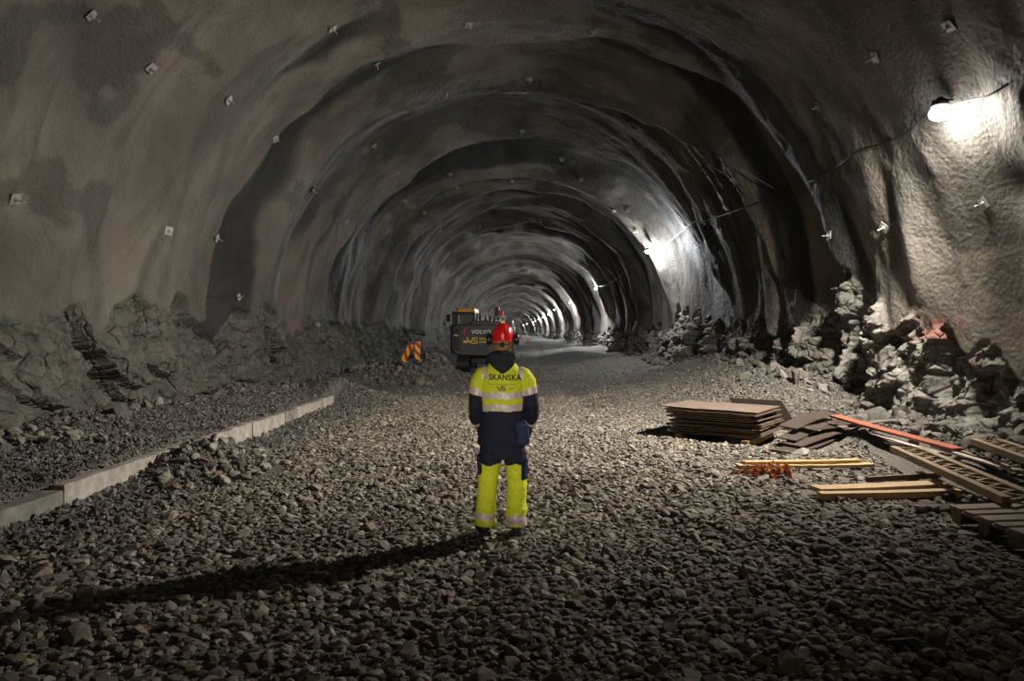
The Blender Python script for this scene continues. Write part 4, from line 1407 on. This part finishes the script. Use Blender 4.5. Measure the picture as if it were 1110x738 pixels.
# boom, folded forward and down beyond the cab
bm = bmesh.new()
def beam(bm, pts, w, hs):
    rings = []
    for i, p in enumerate(pts):
        t = (Vector(pts[min(i+1, len(pts)-1)])-Vector(pts[max(0, i-1)])).normalized(); n = Vector((1, 0, 0)).cross(t)
        h = hs[i]; p = Vector(p)
        rings.append([p+Vector((sx*w/2, 0, 0))+n*sz*h/2 for sx, sz in ((-1, -1), (1, -1), (1, 1), (-1, 1))])
    loft(bm, rings)
    for f in bm.faces: f.smooth = False
beam(bm, [(.15, 2.6, 1.3), (.15, 4.2, 2.15), (.15, 6.2, 2.2), (.15, 8.0, 1.6)], .42, [.5, .6, .5, .35]); bmesh.ops.recalc_face_normals(bm, faces=bm.faces)
bo = bm_obj('boom', bm, M['exc_yellow'], E)
bm = bmesh.new(); beam(bm, [(.15, 8.3, 2.0), (.15, 7.9, 1.4), (.15, 7.4, .5)], .32, [.3, .42, .25]); bmesh.ops.recalc_face_normals(bm, faces=bm.faces); bm_obj('stick', bm, M['exc_yellow'], bo)
bm = bmesh.new()
A = [[bm.verts.new((.15+sx*.5, 7.4+.45*math.cos(a)+.1, .36+.36*math.sin(a))) for a in np.linspace(-2.6, 1.2, 10)] for sx in (-1, 1)]
for k in range(9): bm.faces.new((A[0][k], A[0][k+1], A[1][k+1], A[1][k]))
for q in (0, 1): bm.faces.new(A[q] if q else A[q][::-1])
bk = bm_obj('bucket', bm, M['steel_dark'], bo); sd_ = bk.modifiers.new('s', 'SOLIDIFY'); sd_.thickness = .03
# writing on the counterweight
me = text_mesh('VOLVO', .2, .004, .006, 1.15)
me.materials.clear(); me.materials.append(M['white_paint'])
vs = np.array([v.co[:] for v in me.vertices]); k_ = (21/PM)/(vs[:, 0].max()-vs[:, 0].min())
for v in me.vertices: v.co = (v.co.x*k_, -v.co.z*1, (v.co.y)*k_*1.0)
o = bpy.data.objects.new('lettering', me); COL.objects.link(o); o.parent = E; o.location = (ex(521.6), -.03, ez(361.6))
lb = strokes('logo', VSL, ex(511.7), ez(369.2), .24, .055, proj=False)
for f in list(lb.faces): pass
for v in lb.verts: v.co.y = -.032
bm_obj('logo', lb, M['yellow_paint'], E)
bm = bmesh.new()
r2 = random.Random(8)
for row, z0 in ((0, 367.0), (1, 370.6)):
    x = ex(519.5)
    for q in range(6 - row):
        w = .055+.02*r2.random()
        box(bm, (x+w/2, -.03, ez(z0)), (w, .008, .075)); x += w+.022
bm_obj('yellow_print', bm, M['yellow_paint'], E)
bm = bmesh.new(); box(bm, (ex(504.5), -.03, ez(370.3)), (.20, .012, .10), bev=.004); bm_obj('reflector', bm, M['yellow_paint'], E)
bm = bmesh.new(); box(bm, (ex(494.2), -.07, ez(363.3)), (.20, .012, .05), bev=.004); bm_obj('reflector', bm, M['yellow_paint'], E)
bm = bmesh.new()
for a0 in range(6):
    a = R(110+a0*22); a2 = R(110+(a0+1)*22)
    bm.faces.new([bm.verts.new((ex(505.5)+.05+rad*math.cos(t), -.034, ez(359.5)+rad*1.1*math.sin(t))) for rad, t in ((.13, a), (.13, a2), (.19, a2), (.19, a))])
bm_obj('red_mark', bm, M['red_paint'], E)

# far orange marker in the tunnel
p = atd(572.5, 371, 95); gg = float(ground_h(np.array([p.x]), np.array([p.y]))[0])
ce = empty('traffic_cone', (p.x, p.y, gg+.03)); prop(ce, 'small orange cone on the bright floor deep in the tunnel', 'cone')
bm = bmesh.new(); cyl(bm, (0, 0, .04), (0, 0, .95), .26, .05, 20); bm_obj('cone_body', bm, M['orange'], ce)
bm = bmesh.new(); box(bm, (0, 0, .02), (.7, .7, .05), bev=.01); bm_obj('foot', bm, M['rubber'], ce)

# ------------------------------------------------------------------ rock bolt plates
plates = [
    (97, 15, 'bolt plate highest on the left wall'), (163, 73, 'bolt plate on the left wall below the highest one'), (247, 108, 'bolt plate on the left wall above the dark recess'),
    (298, 150, 'bolt plate at the upper rim of the left dark recess'), (234, 258, 'bolt plate just inside the rim of the left dark recess'), (15, 215, 'bolt plate nearest the left edge on dark patchy wall'),
    (182, 250, 'bolt plate low on the smooth left wall'), (360, 30, 'bolt plate on the roof beside the long dark patch'), (408, 68, 'bolt plate hanging in the dark roof recess'),
    (484, 101, 'bolt plate on the middle of the roof'), (508, 26, 'bolt plate highest on the roof'), (644, 33, 'bolt plate at the top of the roof, right of the middle'),
    (1030, 27, 'bolt plate at the upper right above the first lamp'), (950, 61, 'bolt plate above and left of the first lamp'), (888, 115, 'bolt plate between two dark bands on the right'),
    (960, 246, 'bolt plate on the right wall beside the dark crevice'), (1068, 220, 'bolt plate on the right wall below the first lamp'), (900, 255, None), (574, 85, None), (405, 157, None), (488, 188, None), (566, 141, None), (430, 187, None),
    (630, 194, None), (666, 228, None), (680, 228, None), (555, 196, None), (495, 203, None), (460, 230, None), (520, 245, None), (338, 205, None), (375, 240, None), (344, 352, None), (258, 322, None), (438, 217, None), (690, 250, None), (609, 172, None), (586, 240, None), (505, 265, None), (778, 290, None)]
protos = []
for q in range(3):
    rq = random.Random(q+20); bm = bmesh.new()
    box(bm, (0, 0, .012), (.15, .15, .010), Euler((rq.uniform(-.1, .1), rq.uniform(-.1, .1), 0)), bev=.003)
    cyl(bm, (0, 0, .01), (0, 0, .035), .036, .028, 12)
    me = bpy.data.meshes.new('bolt_plate'); bm.to_mesh(me); bm.free(); me.materials.append(M['plate'])
    bm = bmesh.new(); cyl(bm, (0, 0, .03), (0, 0, .055), .022, n=6); cyl(bm, (0, 0, .05), (.01*q, 0, .13), .010, n=8)
    m2 = bpy.data.meshes.new('nut'); bm.to_mesh(m2); bm.free(); m2.materials.append(M['metal'])
    protos.append((me, m2))
for i, (px, py, lab) in enumerate(plates):
    h = wall_hit(px, py)
    if not h: continue
    loc, nrm = h
    if nrm.dot(ray(px, py)) > 0: nrm = -nrm
    a = bpy.data.objects.new('rock_bolt_plate', protos[i % 3][0]); COL.objects.link(a)
    sc_ = 1.15 if loc.y < 20 else 1.3
    a.location = loc+nrm*.02; a.rotation_mode = 'QUATERNION'
    from mathutils import Quaternion
    a.rotation_quaternion = nrm.to_track_quat('Z', 'Y') @ Quaternion((0, 0, 1), i*1.3) @ Quaternion((1, 0, 0), .25*math.sin(i*3))
    a.scale = (sc_,)*3
    b = bpy.data.objects.new('bolt_end', protos[i % 3][1]); COL.objects.link(b); b.parent = a
    prop(a, lab or ('small bolt plate on the shadowed middle of the tunnel roof' if 400 < px < 700 else 'small bolt plate on a tunnel side wall beyond the first recess'), 'bolt plate', 'rock bolt plates')

# metal strip hanging in the right dark recess
h1 = wall_hit(803, 183); h2 = wall_hit(838, 204)
a_, b_ = h1[0]-ray(803, 183)*.25, h2[0]-ray(838, 204)*.25
b_ = Vector((0, 0, CAMZ))+ray(838, 204)*(a_-Vector((0, 0, CAMZ))).length*.97
plank('metal_strip', a_, b_, .06, .01, M['plate'], 'bent pale metal strip hanging in the dark recess on the right', 'metal strip')

# ------------------------------------------------------------------ lamps on the right wall and their cable
LSP = [(10.0, 4.95), (30.3, 5.35), (57, 5.40), (84, 5.42), (111, 5.38), (138, 5.38), (165, 5.38), (192, 5.38), (219, 5.38), (246, 5.38), (273, 5.38), (300, 5.38), (327, 5.38), (354, 5.38)]
PW = [1700, 3400]+[12500]*12


def inner_x(s, z):
    ok, loc, nrm, _ = wall_right.ray_cast(Vector((XC0+float(curve_shift(s)), s, z)), Vector((1, 0, 0)))
    if not ok: ok, loc, nrm, _ = ceiling.ray_cast(Vector((XC0+float(curve_shift(s)), s, z)), Vector((1, 0, 0)))
    return loc.x if ok else 6.0


LAMPX = [1030, 714, 645.6, 618, 601, 594.7, 588.5, 584, 581, 577.5, 576, 575, 574, 573]
lamps = []
gm = bmesh.new(); ball(gm, (0, 0, 0), .085, (1, 1, .8), 16); gmesh = bpy.data.meshes.new('lamp_glass'); gm.to_mesh(gmesh); gm.free(); gmesh.materials.append(M['bulb'])
for p_ in gmesh.polygons: p_.use_smooth = True
gm = bmesh.new(); cyl(gm, (0, 0, .05), (0, 0, .13), .095, .06, 20); cyl(gm, (0, 0, .13), (0, 0, .16), .03, n=12)
for k in range(8): box(gm, (.075*math.cos(k*PI/4), .075*math.sin(k*PI/4), .09), (.006, .03, .07), Euler((0, 0, k*PI/4+PI/2)))
hmesh = bpy.data.meshes.new('housing'); gm.to_mesh(hmesh); gm.free(); hmesh.materials.append(M['steel_dark'])
names = ['nearest', 'second', 'third', 'fourth', 'fifth', 'sixth', 'seventh', 'eighth', 'ninth', 'tenth', 'eleventh', 'twelfth', 'thirteenth', 'farthest']
for i, (s, z) in enumerate(LSP):
    wx_ = inner_x(s, z)
    lx = min(atd(LAMPX[i], 300, s).x, wx_-(.27 if i == 0 else .42 if i == 1 else .22))
    e = empty('wall_lamp', (lx, s, z))
    prop(e, 'lit lamp on the right wall, nearest of the row, blazing white' if i == 0 else f'lit lamp on the right wall, {names[i]} of the row from the front', 'lamp', 'lamps along the right wall')
    a = bpy.data.objects.new('housing', hmesh); COL.objects.link(a); a.parent = e
    b = bpy.data.objects.new('lamp_glass', gmesh); COL.objects.link(b); b.parent = e
    if i == 0: b.scale = (1.7, 1.7, 1.5); a.scale = (1.25, 1.25, 1.2); a.location.z = .04
    bm = bmesh.new(); tube(bm, [(0, 0, .15), (.05, 0, .19), (max(.1, wx_-lx+.05), 0, .2)], .014, 8); bm_obj('bracket', bm, M['steel_dark'], e, True)
    ld = bpy.data.lights.new('lamp_light', 'SPOT' if i == 0 else 'POINT'); ld.energy = PW[i]
    if i == 0: ld.spot_size = R(180); ld.spot_blend = 1.0
    ld.shadow_soft_size = .15 if i == 0 else .095; ld.color = (1.0, .93, .82) if i == 0 else (.96, .98, 1.0)
    l = bpy.data.objects.new('lamp_light', ld); COL.objects.link(l); l.parent = e
    if i == 0: l.rotation_euler = Vector((.72, -.25, -.55)).to_track_quat('-Z', 'Y').to_euler()
    lamps.append(Vector((lx, s, z)))
    if i == 0:
        # the flood reflector of the same fixture throws most of its light across the tunnel
        ld = bpy.data.lights.new('lamp_flood', 'SPOT'); ld.energy = 21000; ld.shadow_soft_size = .15; ld.color = (1.0, .92, .80); ld.spot_size = R(156); ld.spot_blend = 1.0
        l = bpy.data.objects.new('lamp_flood', ld); COL.objects.link(l); l.parent = e; l.location = (-.02, 0, -.02)
        l.rotation_euler = Vector((-6.2, 4.1, -5.4)).to_track_quat('-Z', 'Y').to_euler()
cpts = [Vector((6.1, 6.0, 5.0)), Vector((6.3, 8.2, 5.15))]
cp = [(1078, 100), (1045, 110), (1006, 124), (985, 143), (955, 156), (930, 163), (906, 182), (880, 196), (857, 206), (815, 222), (768, 238), (750, 242), (722, 264)]
for (px, py) in cp:
    h = wall_hit(px, py)
    cpts.append(h[0]-ray(px, py)*.12)
cpts.append(lamps[1]+Vector((0, 0, .17)))
# each hit may fall into a recess: keep the cable spanning between ridges
for _ in range(2):
    for i in range(3, len(cpts)-2):
        d0, d1 = cpts[i-1].length, cpts[i+1].length
        if cpts[i].length > max(d0, d1): cpts[i] = Vector((0, 0, CAMZ))+(cpts[i]-Vector((0, 0, CAMZ))).normalized()*((d0+d1)/2)
bm = bmesh.new(); tube(bm, catmull(cpts, 6), .016, 8); prop(bm_obj('lamp_cable', bm, M['cable'], None, True), 'black cable looping along the right wall past the nearest lamp', 'cable')
for i in range(1, 7):
    a, b = lamps[i]+Vector((0, .0, .17)), lamps[i+1]+Vector((0, 0, .17))
    pts = [a.lerp(b, t)-Vector((0, 0, .5*math.sin(PI*t))) for t in np.linspace(0, 1, 9)]
    bm = bmesh.new(); tube(bm, pts, .018, 6); prop(bm_obj('lamp_cable', bm, M['cable'], None, True), f'sagging cable between the {names[i]} and {names[i+1]} lamp of the row', 'cable', 'cables between the lamps')


def behind(name, loc, e, col, r=.1):
    ld = bpy.data.lights.new(name, 'POINT'); ld.energy = e; ld.color = col; ld.shadow_soft_size = r
    l = bpy.data.objects.new(name, ld); COL.objects.link(l); l.location = loc
    return l


# unseen fill light added behind the camera, on the lamp row's side
behind('lamp_light', (4.9, -11, 5.0), 190, (1, .90, .78), .12)
# added fill spots behind the camera that brighten the worker's back
for x in (-.3, .9):
    ld = bpy.data.lights.new('worker_fill_spot', 'SPOT'); ld.energy = 2100; ld.color = (1, .93, .82); ld.spot_size = R(11); ld.spot_blend = .8; ld.shadow_soft_size = .12
    l = bpy.data.objects.new('worker_fill_spot', ld); COL.objects.link(l); l.location = (x, -9, 1.9)
    l.rotation_euler = (Vector((-.2, 6.1, 1.25))-l.location).to_track_quat('-Z', 'Y').to_euler()

# ------------------------------------------------------------------ world and view
w = bpy.data.worlds.new('World'); SC.world = w; w.use_nodes = True
w.node_tree.nodes['Background'].inputs[0].default_value = (.6, .62, .65, 1); w.node_tree.nodes['Background'].inputs[1].default_value = 0.02
SC.view_settings.view_transform = 'Standard'; SC.view_settings.look = 'None'; SC.view_settings.gamma = 1; SC.view_settings.use_curve_mapping = False
SC.view_settings.exposure = 0.0
cy = SC.cycles
cy.use_denoising = True; cy.max_bounces = 5; cy.diffuse_bounces = 4; cy.glossy_bounces = 2; cy.transmission_bounces = 4
cy.sample_clamp_indirect = 4.0; cy.caustics_reflective = False; cy.caustics_refractive = False; cy.use_light_tree = True
